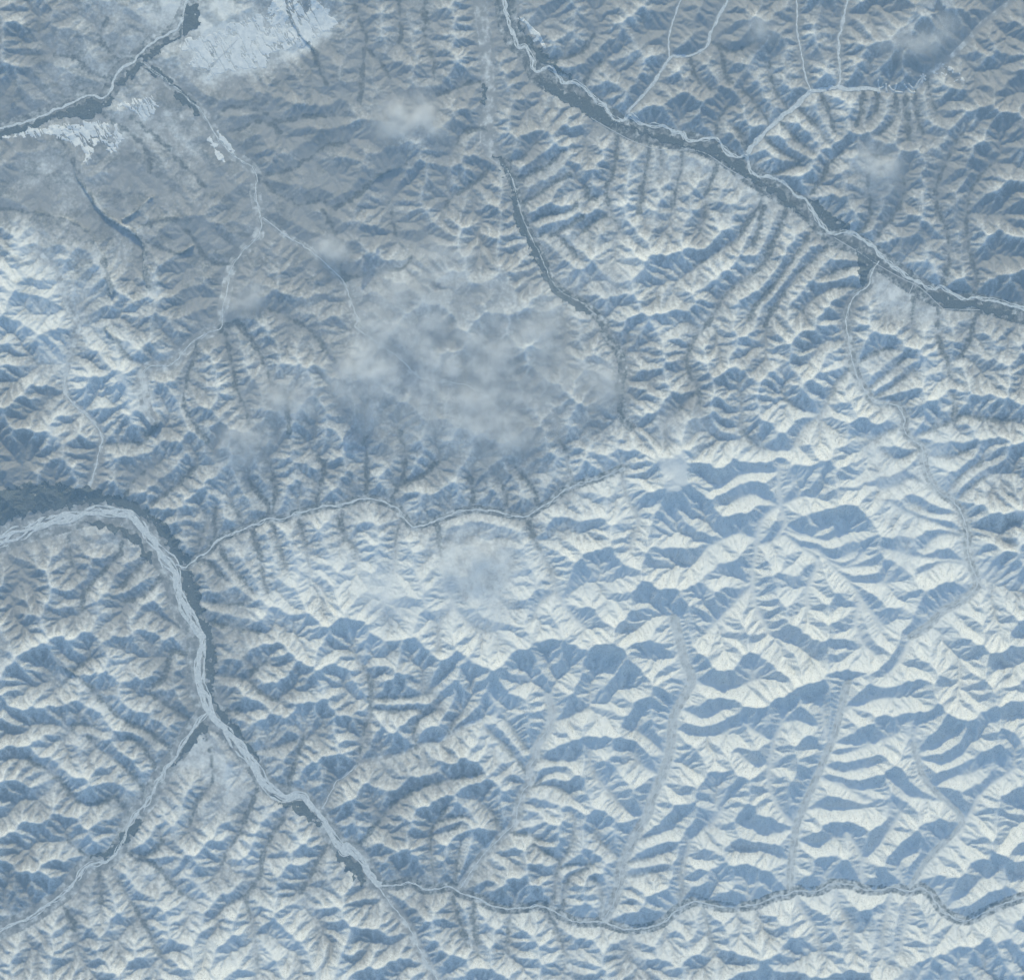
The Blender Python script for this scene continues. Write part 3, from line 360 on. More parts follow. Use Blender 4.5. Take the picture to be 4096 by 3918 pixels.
FORESTS = [
    ('dark conifer forest on the river flats of the upper left corner', [[(-295.6, 240.8), (-285.2, 241.9), (-275.9, 239.6), (-266.7, 245.4), (-259.8, 247.7), (-256.3, 261.6), (-250.5, 263.9), (-243.6, 267.4), (-240.1, 274.3), (-232.0, 281.2), (-220.5, 289.3), (-210.1, 295.1), (-202.0, 300.9), (-203.1, 314.7), (-211.2, 314.7), (-215.8, 295.1), (-227.4, 290.5), (-239.0, 281.2), (-245.9, 274.3), (-255.1, 266.2), (-257.4, 257.0), (-264.4, 252.3), (-273.6, 252.3), (-285.2, 247.7), (-295.6, 244.8), (-314.1, 237.3), (-343.0, 230.4), (-377.6, 221.1), (-377.6, 216.5), (-343.0, 224.6), (-314.1, 232.7)], [(-239.0, 275.4), (-230.9, 272.6), (-220.5, 265.6), (-210.1, 256.4), (-212.4, 254.6), (-222.8, 263.3), (-232.0, 269.1), (-237.8, 272.6)]]),
    ('small dark forest tongue beside the long hazy upper left valley', [[(-219.3, 259.3), (-210.1, 256.4), (-205.4, 251.2), (-200.8, 245.4), (-202.0, 241.4), (-206.6, 244.2), (-211.2, 248.9), (-217.0, 252.3)]]),
    ('broad dark forest filling the valley floor of the upper right river', [[(3.8, 310.1), (7.2, 299.7), (11.8, 290.5), (19.9, 284.7), (31.5, 273.1), (40.7, 266.2), (37.3, 265.0), (25.7, 273.1), (17.6, 278.9), (9.5, 288.2), (2.6, 299.7)], [(14.2, 269.7), (25.7, 262.7), (31.5, 260.4), (46.5, 254.6), (58.1, 247.7), (67.3, 238.5), (81.2, 235.0), (90.4, 231.5), (104.3, 229.2), (112.4, 224.6), (106.6, 221.1), (89.3, 228.1), (71.9, 235.0), (58.1, 237.3), (43.0, 245.4), (31.5, 252.3), (19.9, 261.6)], [(103.7, 224.6), (122.2, 223.4), (132.6, 224.6), (139.6, 215.3), (151.1, 213.0), (153.4, 204.9), (174.2, 194.5), (181.2, 185.3), (188.1, 179.5), (192.7, 174.9), (185.8, 178.4), (178.8, 181.8), (169.6, 192.2), (160.4, 196.9), (148.8, 203.8), (136.1, 213.0), (119.9, 218.8)]]),
    ('dark forest wedge between the upper right river and the slopes north of it', [[(190.4, 190.5), (203.1, 182.4), (214.7, 173.7), (220.4, 168.0), (207.7, 167.4), (200.8, 173.7), (195.0, 181.8)]]),
    ('dark forest on the south bank of the river at the upper right edge', [[(222.8, 155.3), (235.5, 151.8), (233.2, 143.7), (229.7, 133.3), (225.1, 132.1), (223.9, 144.9)], [(266.7, 131.0), (275.9, 126.4), (285.2, 125.2), (303.6, 121.2), (324.4, 116.0), (324.4, 110.2), (303.6, 116.5), (285.2, 116.5), (274.8, 121.7)]]),
    ('dark forest belt in the narrow valley running down the centre top', [[(-13.6, 218.8), (-7.8, 214.2), (-2.0, 206.1), (2.6, 192.2), (6.1, 178.4), (11.8, 165.7), (18.8, 152.9), (24.6, 137.9), (32.6, 128.7), (45.4, 121.7), (53.4, 114.8), (50.0, 113.7), (40.7, 117.1), (30.3, 122.9), (22.2, 133.3), (17.6, 144.9), (10.7, 156.4), (3.8, 169.1), (1.4, 178.4), (-0.3, 192.2), (-4.3, 204.9), (-10.1, 213.0)], [(-18.2, 262.7), (-15.9, 261.6), (-17.0, 247.7), (-19.9, 247.7), (-19.6, 255.8)]]),
    ('wide dark forest belt along the outer bank of the great braided river bend', [[(-389.2, -22.8), (-343.0, -4.3), (-314.1, 5.0), (-295.6, 4.4), (-275.9, 2.1), (-259.8, -2.0), (-248.2, -6.0), (-239.0, -11.2), (-229.7, -18.1), (-221.6, -23.9), (-215.8, -32.0), (-215.3, -38.9), (-206.6, -43.6), (-211.2, -48.2), (-217.0, -47.0), (-221.6, -40.1), (-227.4, -29.7), (-235.5, -19.3), (-245.9, -14.1), (-262.1, -8.9), (-275.9, -9.5), (-295.6, -12.4), (-314.1, -15.8), (-343.0, -26.2), (-389.2, -40.1)]]),
    ('dark forest strip on the inner bank of the great braided river bend', [[(-280.6, -21.0), (-262.1, -20.4), (-250.5, -23.9), (-241.3, -31.4), (-233.2, -42.4), (-229.7, -49.3), (-235.5, -45.9), (-243.6, -36.6), (-251.7, -29.1), (-266.7, -23.9)]]),
    ('long dark forest strip along the east bank of the great braided river', [[(-215.8, -51.6), (-206.6, -54.0), (-203.1, -59.7), (-200.8, -71.3), (-200.8, -82.8), (-195.0, -87.5), (-191.6, -103.8), (-191.0, -103.7), (-192.7, -121.0), (-193.9, -130.3), (-190.4, -138.4), (-183.5, -146.5), (-176.6, -154.5), (-170.8, -162.6), (-165.0, -170.7), (-160.4, -180.0), (-153.4, -188.1), (-162.7, -178.8), (-170.8, -169.6), (-177.7, -160.3), (-188.1, -149.9), (-193.9, -139.5), (-197.4, -126.8), (-198.5, -110.6), (-198.5, -103.7), (-199.7, -94.4), (-204.3, -82.8), (-210.1, -73.6), (-213.5, -63.2)]]),
    ('dark forest clump in the fork where the lower left tributary leaves the great river', [[(-200.8, -149.9), (-197.4, -156.9), (-207.8, -166.1), (-214.7, -175.3), (-220.5, -178.8), (-214.7, -169.6), (-208.9, -159.2)]]),
    ('dark forest on the flats of the lower left tributary', [[(-241.3, -210.0), (-239.0, -216.9), (-248.2, -227.3), (-262.1, -238.9), (-273.6, -238.9), (-262.1, -232.0), (-252.8, -223.9), (-245.9, -214.6)]]),
    ('dark forest on both banks below the last bend of the great braided river', [[(-160.4, -193.8), (-151.1, -200.8), (-144.2, -201.9), (-135.0, -200.8), (-125.7, -211.2), (-123.4, -218.1), (-129.2, -214.6), (-144.2, -205.4), (-153.4, -201.9)], [(-114.1, -232.0), (-106.0, -236.6), (-97.9, -242.4), (-94.5, -252.8), (-97.9, -255.1), (-106.0, -248.2), (-110.6, -241.2)]]),
]
MARSHES = [
    ('large bright frozen marsh striped by dark drains at the top left', [[(-198.5, 293.9), (-181.2, 302.0), (-160.4, 308.4), (-151.1, 324.0), (-129.2, 324.0), (-117.6, 307.8), (-111.8, 302.0), (-135.0, 285.8), (-154.6, 283.5), (-158.1, 274.3), (-166.2, 273.1), (-187.0, 270.8), (-200.8, 262.7), (-195.0, 272.0), (-211.2, 275.4), (-204.3, 282.4), (-218.2, 287.0), (-212.4, 291.6)]]),
    ('bright frozen marsh patch below the upper left river', [[(-256.3, 248.9), (-252.8, 251.2), (-233.2, 254.6), (-227.4, 247.7), (-239.0, 239.0), (-248.2, 247.7), (-256.3, 245.4)]]),
    ('bright frozen marsh with finger shaped arms at the left edge', [[(-377.6, 224.6), (-331.4, 231.5), (-295.6, 236.2), (-275.9, 237.3), (-257.4, 237.3), (-250.5, 226.9), (-259.8, 215.3), (-264.4, 224.6), (-269.0, 224.6), (-273.6, 209.6), (-277.1, 209.6), (-279.4, 218.8), (-287.5, 225.7), (-295.6, 229.2), (-319.9, 228.1), (-377.6, 217.7)]]),
    ('white airfield shaped clearing beside the upper right river', [[(2.6, 305.5), (7.2, 306.1), (11.8, 300.9), (17.6, 296.2), (21.1, 289.3), (22.2, 284.7), (19.9, 285.8), (17.6, 290.5), (13.0, 289.3), (12.4, 290.7), (15.9, 293.4), (11.8, 295.1), (9.5, 300.9)]]),
    ('small bright snow tongue in the long hazy valley', [[(-196.8, 231.5), (-191.6, 224.6), (-192.7, 221.1), (-195.6, 224.6)], [(-191.0, 233.3), (-187.0, 229.2), (-178.9, 218.8), (-182.3, 218.8), (-189.3, 224.6)], [(-192.7, 221.1), (-187.0, 217.7), (-185.8, 214.2), (-189.3, 212.5), (-192.7, 216.5)]]),
    ('speckled white clearing with dark patches near the upper right corner', [[(271.3, 269.7), (278.2, 275.2), (285.2, 271.4), (291.5, 265.6), (289.8, 262.2), (282.8, 265.6), (278.2, 269.1), (273.6, 267.9)]]),
]
ROADS = [
    ('thin pale road following the south side of the upper right valley', [(51.1, 240.8), (67.3, 231.5), (81.2, 224.6), (95.1, 220.5), (113.5, 220.0), (111.8, 221.1), (125.7, 217.7), (139.6, 208.4), (153.4, 200.3)]),
    ('thin straight pale road beside the upper right river near the right edge', [(208.9, 163.3), (226.2, 152.9), (236.6, 146.0), (252.8, 136.8), (264.4, 131.0), (278.2, 118.3), (281.7, 117.1), (303.6, 116.5)]),
    ('thin straight pale track crossing the striped marsh', [(-213.5, 307.8), (-213.8, 289.3), (-214.1, 278.9), (-200.8, 270.8), (-192.7, 276.6), (-177.7, 291.6)]),
    ('short straight pale track on the grey plain near the right edge', [(260.3, 133.9), (256.8, 125.8)]),
]
PLAINS = [
    ([(235.5, 144.9), (249.3, 136.8), (266.7, 126.4), (277.1, 119.4), (275.9, 109.0), (258.6, 110.2), (241.2, 107.9), (234.3, 126.4)], 0.15, 0.42),
    ([(103.7, 218.8), (133.8, 209.6), (153.4, 198.0), (174.2, 185.3), (173.1, 179.5), (154.6, 188.8), (133.8, 203.2), (103.7, 210.7)], 0.2, 0.42),
    ([(-198.5, -158.0), (-188.1, -168.4), (-165.0, -188.1), (-181.2, -201.9), (-193.9, -191.5), (-208.9, -177.7), (-215.8, -183.4), (-221.6, -181.1)], 0.25, 0.38),
    ([(-314.1, -23.9), (-295.6, -22.2), (-262.1, -23.9), (-243.6, -36.6), (-235.5, -45.9), (-252.8, -42.4), (-273.6, -36.6), (-295.6, -33.2)], 0.4, 0.5),
    ([(-233.2, 251.2), (-206.6, 243.1), (-198.5, 213.0), (-215.8, 214.2), (-239.0, 224.6), (-256.3, 228.1), (-259.8, 237.3)], 0.3, 0.5),
    ([(-319.9, 215.3), (-295.6, 215.3), (-280.6, 203.8), (-266.7, 184.1), (-273.6, 185.3), (-285.2, 192.2), (-295.6, 195.7), (-319.9, 195.7)], 0.3, 0.55),
    ([(-210.1, 288.2), (-160.4, 305.5), (-114.2, 310.1), (-114.2, 293.9), (-135.0, 282.4), (-154.6, 273.1), (-169.6, 268.5), (-198.5, 261.6), (-211.2, 270.8)], 0.15, 0.32),
    ([(-43.6, -23.9), (-9.0, -21.6), (1.4, -29.7), (2.6, -55.1), (-11.3, -66.7), (-34.4, -73.6), (-42.5, -49.3)], 0.35, 0.42),
    ([(227.4, 42.0), (241.2, 35.0), (255.1, 14.2), (249.3, 2.7), (266.7, -8.9), (258.6, -43.6), (243.6, -47.0), (237.8, -20.4), (220.4, 2.7)], 0.6, 0.3),
]
MINE = [[(236.6, 265.0), (237.8, 257.0), (236.6, 258.7), (240.7, 261.0)], [(241.8, 262.7), (242.4, 257.5)], [(243.6, 261.6), (247.0, 258.1), (248.8, 262.7)], [(247.6, 257.5), (252.8, 257.0)], [(253.4, 262.2), (258.6, 257.0), (260.9, 257.5)], [(256.3, 262.7), (259.7, 259.3)], [(260.9, 259.3), (263.2, 264.5), (267.8, 267.9)], [(263.8, 267.9), (267.8, 265.0)], [(266.1, 269.1), (264.9, 262.7)]]
CLOUDS = [
    (-30.6, 80.4, 145.3, 104.8, 0.6, 'very thin broad veil of cloud spread across the middle of the land'),
    (-66.1, 239.3, 43.9, 33.8, 0.85, 'bright puffy cloud patch in the upper left, near the central stream'),
    (-42.4, 148.0, 54.1, 37.2, 0.45, 'grey veil of cloud west of the dark forested valley'),
    (1.5, 104.1, 77.7, 50.7, 0.4, 'broad grey cloud veil over the middle of the land'),
    (-81.3, 114.2, 40.6, 47.3, 0.7, 'wispy cloud streak over the hazy ridges left of centre'),
    (-94.8, 73.7, 37.2, 40.6, 0.9, 'thin torn cloud below the wispy streak'),
    (-13.7, 43.3, 87.9, 40.6, 0.55, 'long flat cloud veil below the centre'),
    (43.8, 66.9, 50.7, 32.1, 0.9, 'thin grey cloud over the rounded white ridges at centre right'),
    (-142.1, 60.2, 50.7, 37.2, 0.55, 'long faint cloud streak over the ridges at centre left'),
    (-172.5, 29.7, 50.7, 27.0, 0.7, 'low white cloud bank above the eastern tributary hills'),
    (69.1, 141.3, 25.4, 18.6, 0.8, 'small cloud over the snowy slopes beside the dark forested valley'),
    (236.4, 208.9, 32.1, 35.5, 0.6, 'round grey mist filling the ring shaped valley at the upper right'),
    (258.4, 296.8, 50.7, 32.1, 0.6, 'grey mist at the top right corner'),
    (162.1, 296.8, 23.7, 16.9, 0.8, 'faint small cloud at the top right of centre'),
    (-172.5, 124.4, 30.4, 20.3, 0.7, 'faint cloud tuft over the forested hills at left'),
    (111.4, 36.5, 30.4, 30.4, 0.7, 'faint mist above the snowy mountains'),
    (-115.1, 154.8, 27.0, 20.3, 0.6, 'faint cloud scrap between the hazy hills'),
    (-27.2, -48.0, 37.2, 27.0, 0.6, 'thin drifting mist over the brown plateau below the centre'),
    (-81.3, -64.9, 40.6, 20.3, 0.6, 'low blowing snow mist left of the brown plateau'),
]
USE_CLOUDS = True

# ---------------------------------------------------------------- noise
def hash2(ix, iy, seed):
    h = (ix.astype(np.int64) * 374761393 + iy.astype(np.int64) * 668265263 + seed * 2147483647) & 0xFFFFFFFF
    h = ((h ^ (h >> 13)) * 1274126177) & 0xFFFFFFFF
    h = ((h ^ (h >> 16)) * 2246822519) & 0xFFFFFFFF
    return (h ^ (h >> 15)) & 0xFFFFFFFF

def perlin(x, y, seed=0):
    xi, yi = np.floor(x), np.floor(y)
    fx, fy = x - xi, y - yi
    u, v = fx * fx * fx * (fx * (fx * 6 - 15) + 10), fy * fy * fy * (fy * (fy * 6 - 15) + 10)
    def g(dx, dy):
        a = hash2(xi + dx, yi + dy, seed) * (2 * math.pi / 4294967296.0)
        return np.cos(a) * (fx - dx) + np.sin(a) * (fy - dy)
    a, b, c, d = g(0, 0), g(1, 0), g(0, 1), g(1, 1)
    return ((a + (b - a) * u) * (1 - v) + (c + (d - c) * u) * v) * 1.5

def fbm(x, y, octaves=4, seed=0, gain=0.5):
    s, amp = 0.0, 1.0
    for o in range(octaves):
        s = s + amp * perlin(x, y, seed + o * 17)
        x, y, amp = x * 2.03 + 5.1, y * 2.03 + 1.7, amp * gain
    return s

def smooth(a, b, x):
    t = np.clip((x - a) / (b - a), 0, 1)
    return t * t * (3 - 2 * t)

# ---------------------------------------------------------------- the land: drainage carved by running water
DX = 0.676
X0, Y0, NX, NY = -382.1, -367.8, 1129, 1089
gx = X0 + DX * np.arange(NX)
gy = Y0 + DX * np.arange(NY)

def paint(table):
    t = np.array(table, dtype=float)[::-1]
    u = np.clip((gx + 331.4) / 662.8, 0, 1) * (t.shape[1] - 1)
    v = np.clip((gy + 317.0) / 634.0, 0, 1) * (t.shape[0] - 1)
    i, j = np.minimum(u.astype(int), t.shape[1] - 2), np.minimum(v.astype(int), t.shape[0] - 2)
    fu, fv = u - i, v - j
    fu, fv = fu * fu * (3 - 2 * fu), fv * fv * (3 - 2 * fv)
    r0 = t[j][:, i] * (1 - fu) + t[j][:, i + 1] * fu
    r1 = t[j + 1][:, i] * (1 - fu) + t[j + 1][:, i + 1] * fu
    return r0 * (1 - fv)[:, None] + r1 * fv[:, None]

def resample(pts, step):
    p = np.array(pts, dtype=float)
    # Catmull-Rom through the points, then even steps
    q = np.vstack([2 * p[0] - p[1], p, 2 * p[-1] - p[-2]])
    out = []
    for k in range(1, len(q) - 2):
        n = max(2, int(np.linalg.norm(q[k + 1] - q[k]) / step) + 1)
        t = np.linspace(0, 1, n, endpoint=False)[:, None]
        out.append(0.5 * (2 * q[k] + (q[k + 1] - q[k - 1]) * t + (2 * q[k - 1] - 5 * q[k] + 4 * q[k + 1] - q[k + 2]) * t ** 2
                          + (3 * q[k] - q[k - 1] - 3 * q[k + 1] + q[k + 2]) * t ** 3))
    out.append(p[-1:])
    return np.vstack(out)

WOODED = {'R1': 0.55, 'R2': 0.9, 'R9': 0.7, 'R12': 0.85, 'R10': 0.35, 'R8': 0.3, 'R8b': 0.4, 'R6': 0.4, 'R5b': 0.9, 'R14': 0.28, 'R17': 0.32, 'R13': 0.12, 'R20': 0.25}   # how much conifer stands on a valley floor
gap = np.full((NY, NX), 1e3)          # distance to the edge of the nearest valley floor
floor_z = np.zeros((NY, NX))
floor_w = np.ones((NY, NX))
floor_dark = np.zeros((NY, NX))
valley_d = np.full((NY, NX), 1e3)     # distance to the nearest small stream
known = []

def burn(width, pts, flat, small, dark=0.0):
    global known
    c = resample(pts, 0.5 if not flat else 1.0)
    if small:
        wob = np.arange(len(c)) * 0.5
        off = 0.5 * perlin(wob / 6.0, wob * 0 + c[0, 0], 3)
        t = np.gradient(c, axis=0)
        t /= np.linalg.norm(t, axis=1)[:, None] + 1e-9
        c = c + np.stack([-t[:, 1], t[:, 0]], 1) * off[:, None]
    l = np.concatenate([[0], np.cumsum(np.linalg.norm(np.diff(c, axis=0), axis=1))])
    z0 = 0.0
    if flat:
        z = l * 0.0
    else:
        if known:
            k = np.vstack(known)
            d = np.hypot(k[:, 0] - c[0, 0], k[:, 1] - c[0, 1])
            m = d.argmin()
            z0 = k[m, 2] if d[m] < 10 else 1.2
        z = z0 + (0.007 * l + 0.00006 * l * l if not small else 0.022 * l + 0.00025 * l * l)
    known.append(np.column_stack([c, z])[::4])
    half = width / 2
    reach = half + 6.0
    blk = 16
    for s in range(0, len(c), blk):
        seg, sz = c[s:s + blk + 1], z[s:s + blk + 1]
        i0 = max(0, int((seg[:, 0].min() - reach - X0) / DX)); i1 = min(NX, int((seg[:, 0].max() + reach - X0) / DX) + 2)
        j0 = max(0, int((seg[:, 1].min() - reach - Y0) / DX)); j1 = min(NY, int((seg[:, 1].max() + reach - Y0) / DX) + 2)
        if i1 <= i0 or j1 <= j0:
            continue
        d = np.hypot(gx[i0:i1][None, :, None] - seg[:, 0], gy[j0:j1][:, None, None] - seg[:, 1])
        m = d.argmin(2)
        d = d.min(2)
        g = d - half
        sub = gap[j0:j1, i0:i1]
        w = g < sub
        sub[w] = g[w]
        floor_z[j0:j1, i0:i1][w] = sz[m][w]
        floor_w[j0:j1, i0:i1][w] = half
        floor_dark[j0:j1, i0:i1][w] = dark
        if small:
            sv = valley_d[j0:j1, i0:i1]
            np.minimum(sv, d, out=sv)

for k, (name, width, pts) in enumerate(RIVERS):
    burn(width, pts, name in ('R1', 'R2', 'R8', 'R8b'), False, WOODED.get(name, 0.0))
for width, pts in VALLEYS:
    burn(width, pts, False, True)

def box_blur(a, r):
    for ax in (0, 1):
        p = np.pad(a, [(r + 1, r) if k == ax else (0, 0) for k in (0, 1)], mode='edge')
        c = np.cumsum(p, axis=ax)
        n = a.shape[ax]
        a = (np.take(c, np.arange(2 * r + 1, 2 * r + 1 + n), axis=ax) - np.take(c, np.arange(0, n), axis=ax)) / (2 * r + 1)
    return a

def inside_poly(poly, px, py):
    p = np.array(poly); r = np.zeros(px.shape, bool)
    for (xa, ya), (xb, yb) in zip(p, np.roll(p, -1, 0)):
        c = (ya > py) != (yb > py)
        r ^= c & (px < (xb - xa) * (py - ya) / (yb - ya + 1e-12) + xa)
    return r

relief = paint(RELIEF)
GX, GY = np.meshgrid(gx, gy)
plain_m, plain_v = [], []
PXW, PYW = GX + 3 * fbm(GX / 12, GY / 12, 3, 61), GY + 3 * fbm(GX / 12, GY / 12, 3, 62)
for poly, low, cover_here in PLAINS:
    mask = box_blur(box_blur(inside_poly(poly, PXW, PYW).astype(float), 4), 4)
    relief = relief * (1 - (1 - low) * mask)
    plain_m.append(mask); plain_v.append(cover_here)
warp = fbm(GX / 24, GY / 24, 3, 40)

def shrink(a, f):
    return a[::f, ::f]

def grow(a, shape):
    ny, nx = shape
    v = np.minimum(np.arange(ny) * 0.5, a.shape[0] - 1.001); u = np.minimum(np.arange(nx) * 0.5, a.shape[1] - 1.001)
    j, i = v.astype(int), u.astype(int); fv, fu = (v - j)[:, None], (u - i)[None, :]
    return (a[j][:, i] * (1 - fu) + a[j][:, i + 1] * fu) * (1 - fv) + (a[j + 1][:, i] * (1 - fu) + a[j + 1][:, i + 1] * fu) * fv

NEI = [(-1, -1), (-1, 0), (-1, 1), (0, -1), (0, 1), (1, -1), (1, 0), (1, 1)]

def carve(z, fixed, up, dx, n, kdt, rng, soft, face=20.0, spread=0.018, steep=0.95, m=0.5):
    ny, nx = z.shape
    N = nx * ny
    ids = np.arange(N).reshape(ny, nx)
    fx = fixed.ravel()
    ero = kdt * (1 + 0.35 * rng.standard_normal(z.shape))
    ero = np.clip(ero, kdt * 0.3, None)
    for it in range(n):
        zp = np.pad(z, 1, mode='edge')
        best = np.zeros_like(z); rec = np.full((ny, nx), N); dist = np.full((ny, nx), dx)
        for dj, di in NEI:
            dd = dx * math.hypot(dj, di)
            s = (z - zp[1 + dj:1 + dj + ny, 1 + di:1 + di + nx]) / dd
            w = s > best
            best[w] = s[w]; dist[w] = dd
            rec[w] = (ids + dj * nx + di)[w]
        rec = rec.ravel(); rec[fx] = N
        inside = rec < N
        anc = np.append(rec, N)
        area = np.append(np.full(N, dx * dx), 0.0)
        jump = anc.copy()
        zz = z.ravel()
        while True:
            live = jump[:N] < N
            if not live.any():
                break
            area = area + np.bincount(jump[:N][live], weights=area[:N][live], minlength=N + 1)
            area[N] = 0
            jump = jump[jump]
        f = ero.ravel() * np.maximum(area[:N] / dx, face.ravel()) ** m / dist.ravel()
        z1 = zz + np.where(fx, 0, up.ravel())
        a = np.append(np.where(inside, z1 / (1 + f), np.where(fx, zz, z1)), 0.0)
        b = np.append(np.where(inside, f / (1 + f), 0.0), 0.0)
        jump = anc.copy()
        while (jump[:N] < N).any():
            a = a + b * a[jump]
            b = b * b[jump]
            jump = jump[jump]
        z = a[:N].reshape(ny, nx)
        # slopes give way above the steepest stable angle, and creep a little
        zr = np.append(z.ravel(), 0)[np.minimum(rec, N)]
        lim = np.where(inside, zr + steep * dist.ravel(), 1e9)
        z = np.minimum(z.ravel(), lim).reshape(ny, nx)
        zp = np.pad(z, 1, mode='edge')
        lap = (zp[:-2, 1:-1] + zp[2:, 1:-1] + zp[1:-1, :-2] + zp[1:-1, 2:]) / 4 - z
        z = z + np.where(fixed, 0, spread * soft * lap)
    return z

rng = np.random.default_rng(7)
soft = 1.0 + 3.0 * smooth(0.6, 0.2, relief)
facet = 21.0 + 20.0 * smooth(0.38, 0.12, paint(SNOWFREE))   # length of an undissected hillside
up_rate = 0.76 * relief * (1 + 0.6 * np.clip(warp, -0.8, 0.8))
z = None
for f, n, kdt, face in ((8, 40, 0.4, 1.0), (4, 40, 0.4, 0.95), (2, 40, 0.35, 0.9), (1, 20, 0.25, 0.75)):
    step = DX * f
    g = shrink(gap + floor_w, f); w = shrink(floor_w, f)
    fixed = g < np.maximum(w, 0.72 * step)
    fz = shrink(floor_z, f)
    edge = np.zeros_like(fixed); edge[0] = edge[-1] = True; edge[:, 0] = edge[:, -1] = True
    if z is None:
        z = 1.5 + 0.05 * np.minimum(g, 60) + 0.6 * shrink(warp, f) + 0.3 * rng.random(fixed.shape)
    else:
        z = grow(z, fixed.shape) + 0.10 * shrink(relief, f) * rng.standard_normal(fixed.shape)
    z = np.where(fixed, fz, np.maximum(z, 0.05))
    z = np.where(edge & ~fixed, 3.0, z)
    z = carve(z, fixed | edge, shrink(up_rate * np.sqrt(facet * face), f) * kdt, step, n, kdt, rng, shrink(soft, f), shrink(facet, f) * face)
z = carve(z, gap < 0, 0.0 * z, DX, 4, 0.085, rng, 0.3 * soft, 0.0 * z + 2.0)

flat = gap < 0
z = z + np.where(flat & (floor_w > 3), 0.03 * fbm(GX / 3, GY / 3, 3, 5), 0)

def height(x, y):
    u = np.clip((np.asarray(x, float) - X0) / DX, 0, NX - 1.001); v = np.clip((np.asarray(y, float) - Y0) / DX, 0, NY - 1.001)
    i, j = u.astype(int), v.astype(int); fu, fv = u - i, v - j
    return (z[j, i] * (1 - fu) + z[j, i + 1] * fu) * (1 - fv) + (z[j + 1, i] * (1 - fu) + z[j + 1, i + 1] * fu) * fv

# ---------------------------------------------------------------- what covers it
local = box_blur(z, 22)
rough = z - local
crest = z - box_blur(box_blur(z, 2), 2)
veg = paint(SNOWFREE) * 1.15 - 0.09 * np.clip(crest, -0.3, 0.9) - 0.035 * rough / np.maximum(relief, 0.6) + 0.15 * fbm(GX / 22, GY / 22, 4, 60) + 0.05 * fbm(GX / 3, GY / 3, 3, 90)
mottle = fbm(GX / 9, GY / 9, 5, 64)
for mask, cover_here in zip(plain_m, plain_v):
    veg = veg + 0.8 * mask * (cover_here + 0.24 * mottle - veg)
veg = np.where(flat & (floor_w > 1.2), 0.62 * np.clip(paint(SNOWFREE) * 2.0, 0.35, 1) + 0.3 * fbm(GX / 6, GY / 6, 3, 70), veg)
conifer = smooth(2.2, 0.3, valley_d + 2.0 * fbm(GX / 5, GY / 5, 4, 33) + 1.2 * fbm(GX / 30, GY / 30, 2, 35) + 0.2) * smooth(0.15, 0.45, paint(SNOWFREE)) * 0.85
lowland = smooth(-40, -160, GX) * smooth(40, 160, GY)
conifer = np.maximum(conifer, 0.42 * lowland * smooth(0.05, 0.55, fbm(GX / 16, GY / 13, 5, 44, 0.6)))
conifer = np.clip(np.where(flat & (floor_dark > 0), floor_dark * (0.8 + 1.1 * fbm(GX / 4, GY / 4, 5, 37, 0.65)), conifer), 0, 1)

# ---------------------------------------------------------------- mesh helpers
def link(name, me, mat=None, parent=None):
    o = bpy.data.objects.new(name, me)
    scene.collection.objects.link(o)
    if mat is not None:
        me.materials.append(mat)
    if parent is not None:
        o.parent = parent
    return o

def tag(o, label, kind=None, category=None, group=None):
    o['label'] = label
    if kind: o['kind'] = kind
    if category: o['category'] = category
    if group: o['group'] = group
    return o

def quads(name, verts, faces, shade=True):
    me = bpy.data.meshes.new(name)
    verts = np.asarray(verts, np.float32); faces = np.asarray(faces, np.int32)
    n = faces.shape[1]
    me.vertices.add(len(verts)); me.vertices.foreach_set('co', verts.ravel())
    me.loops.add(faces.size); me.loops.foreach_set('vertex_index', faces.ravel())
    me.polygons.add(len(faces)); me.polygons.foreach_set('loop_start', np.arange(0, faces.size, n, dtype=np.int32))
    me.update(calc_edges=True)
    if shade:
        me.polygons.foreach_set('use_smooth', np.ones(len(faces), bool))
    return me

def attr(me, name, values):
    a = me.attributes.new(name, 'FLOAT', 'POINT')
    a.data.foreach_set('value', np.asarray(values, np.float32).ravel())

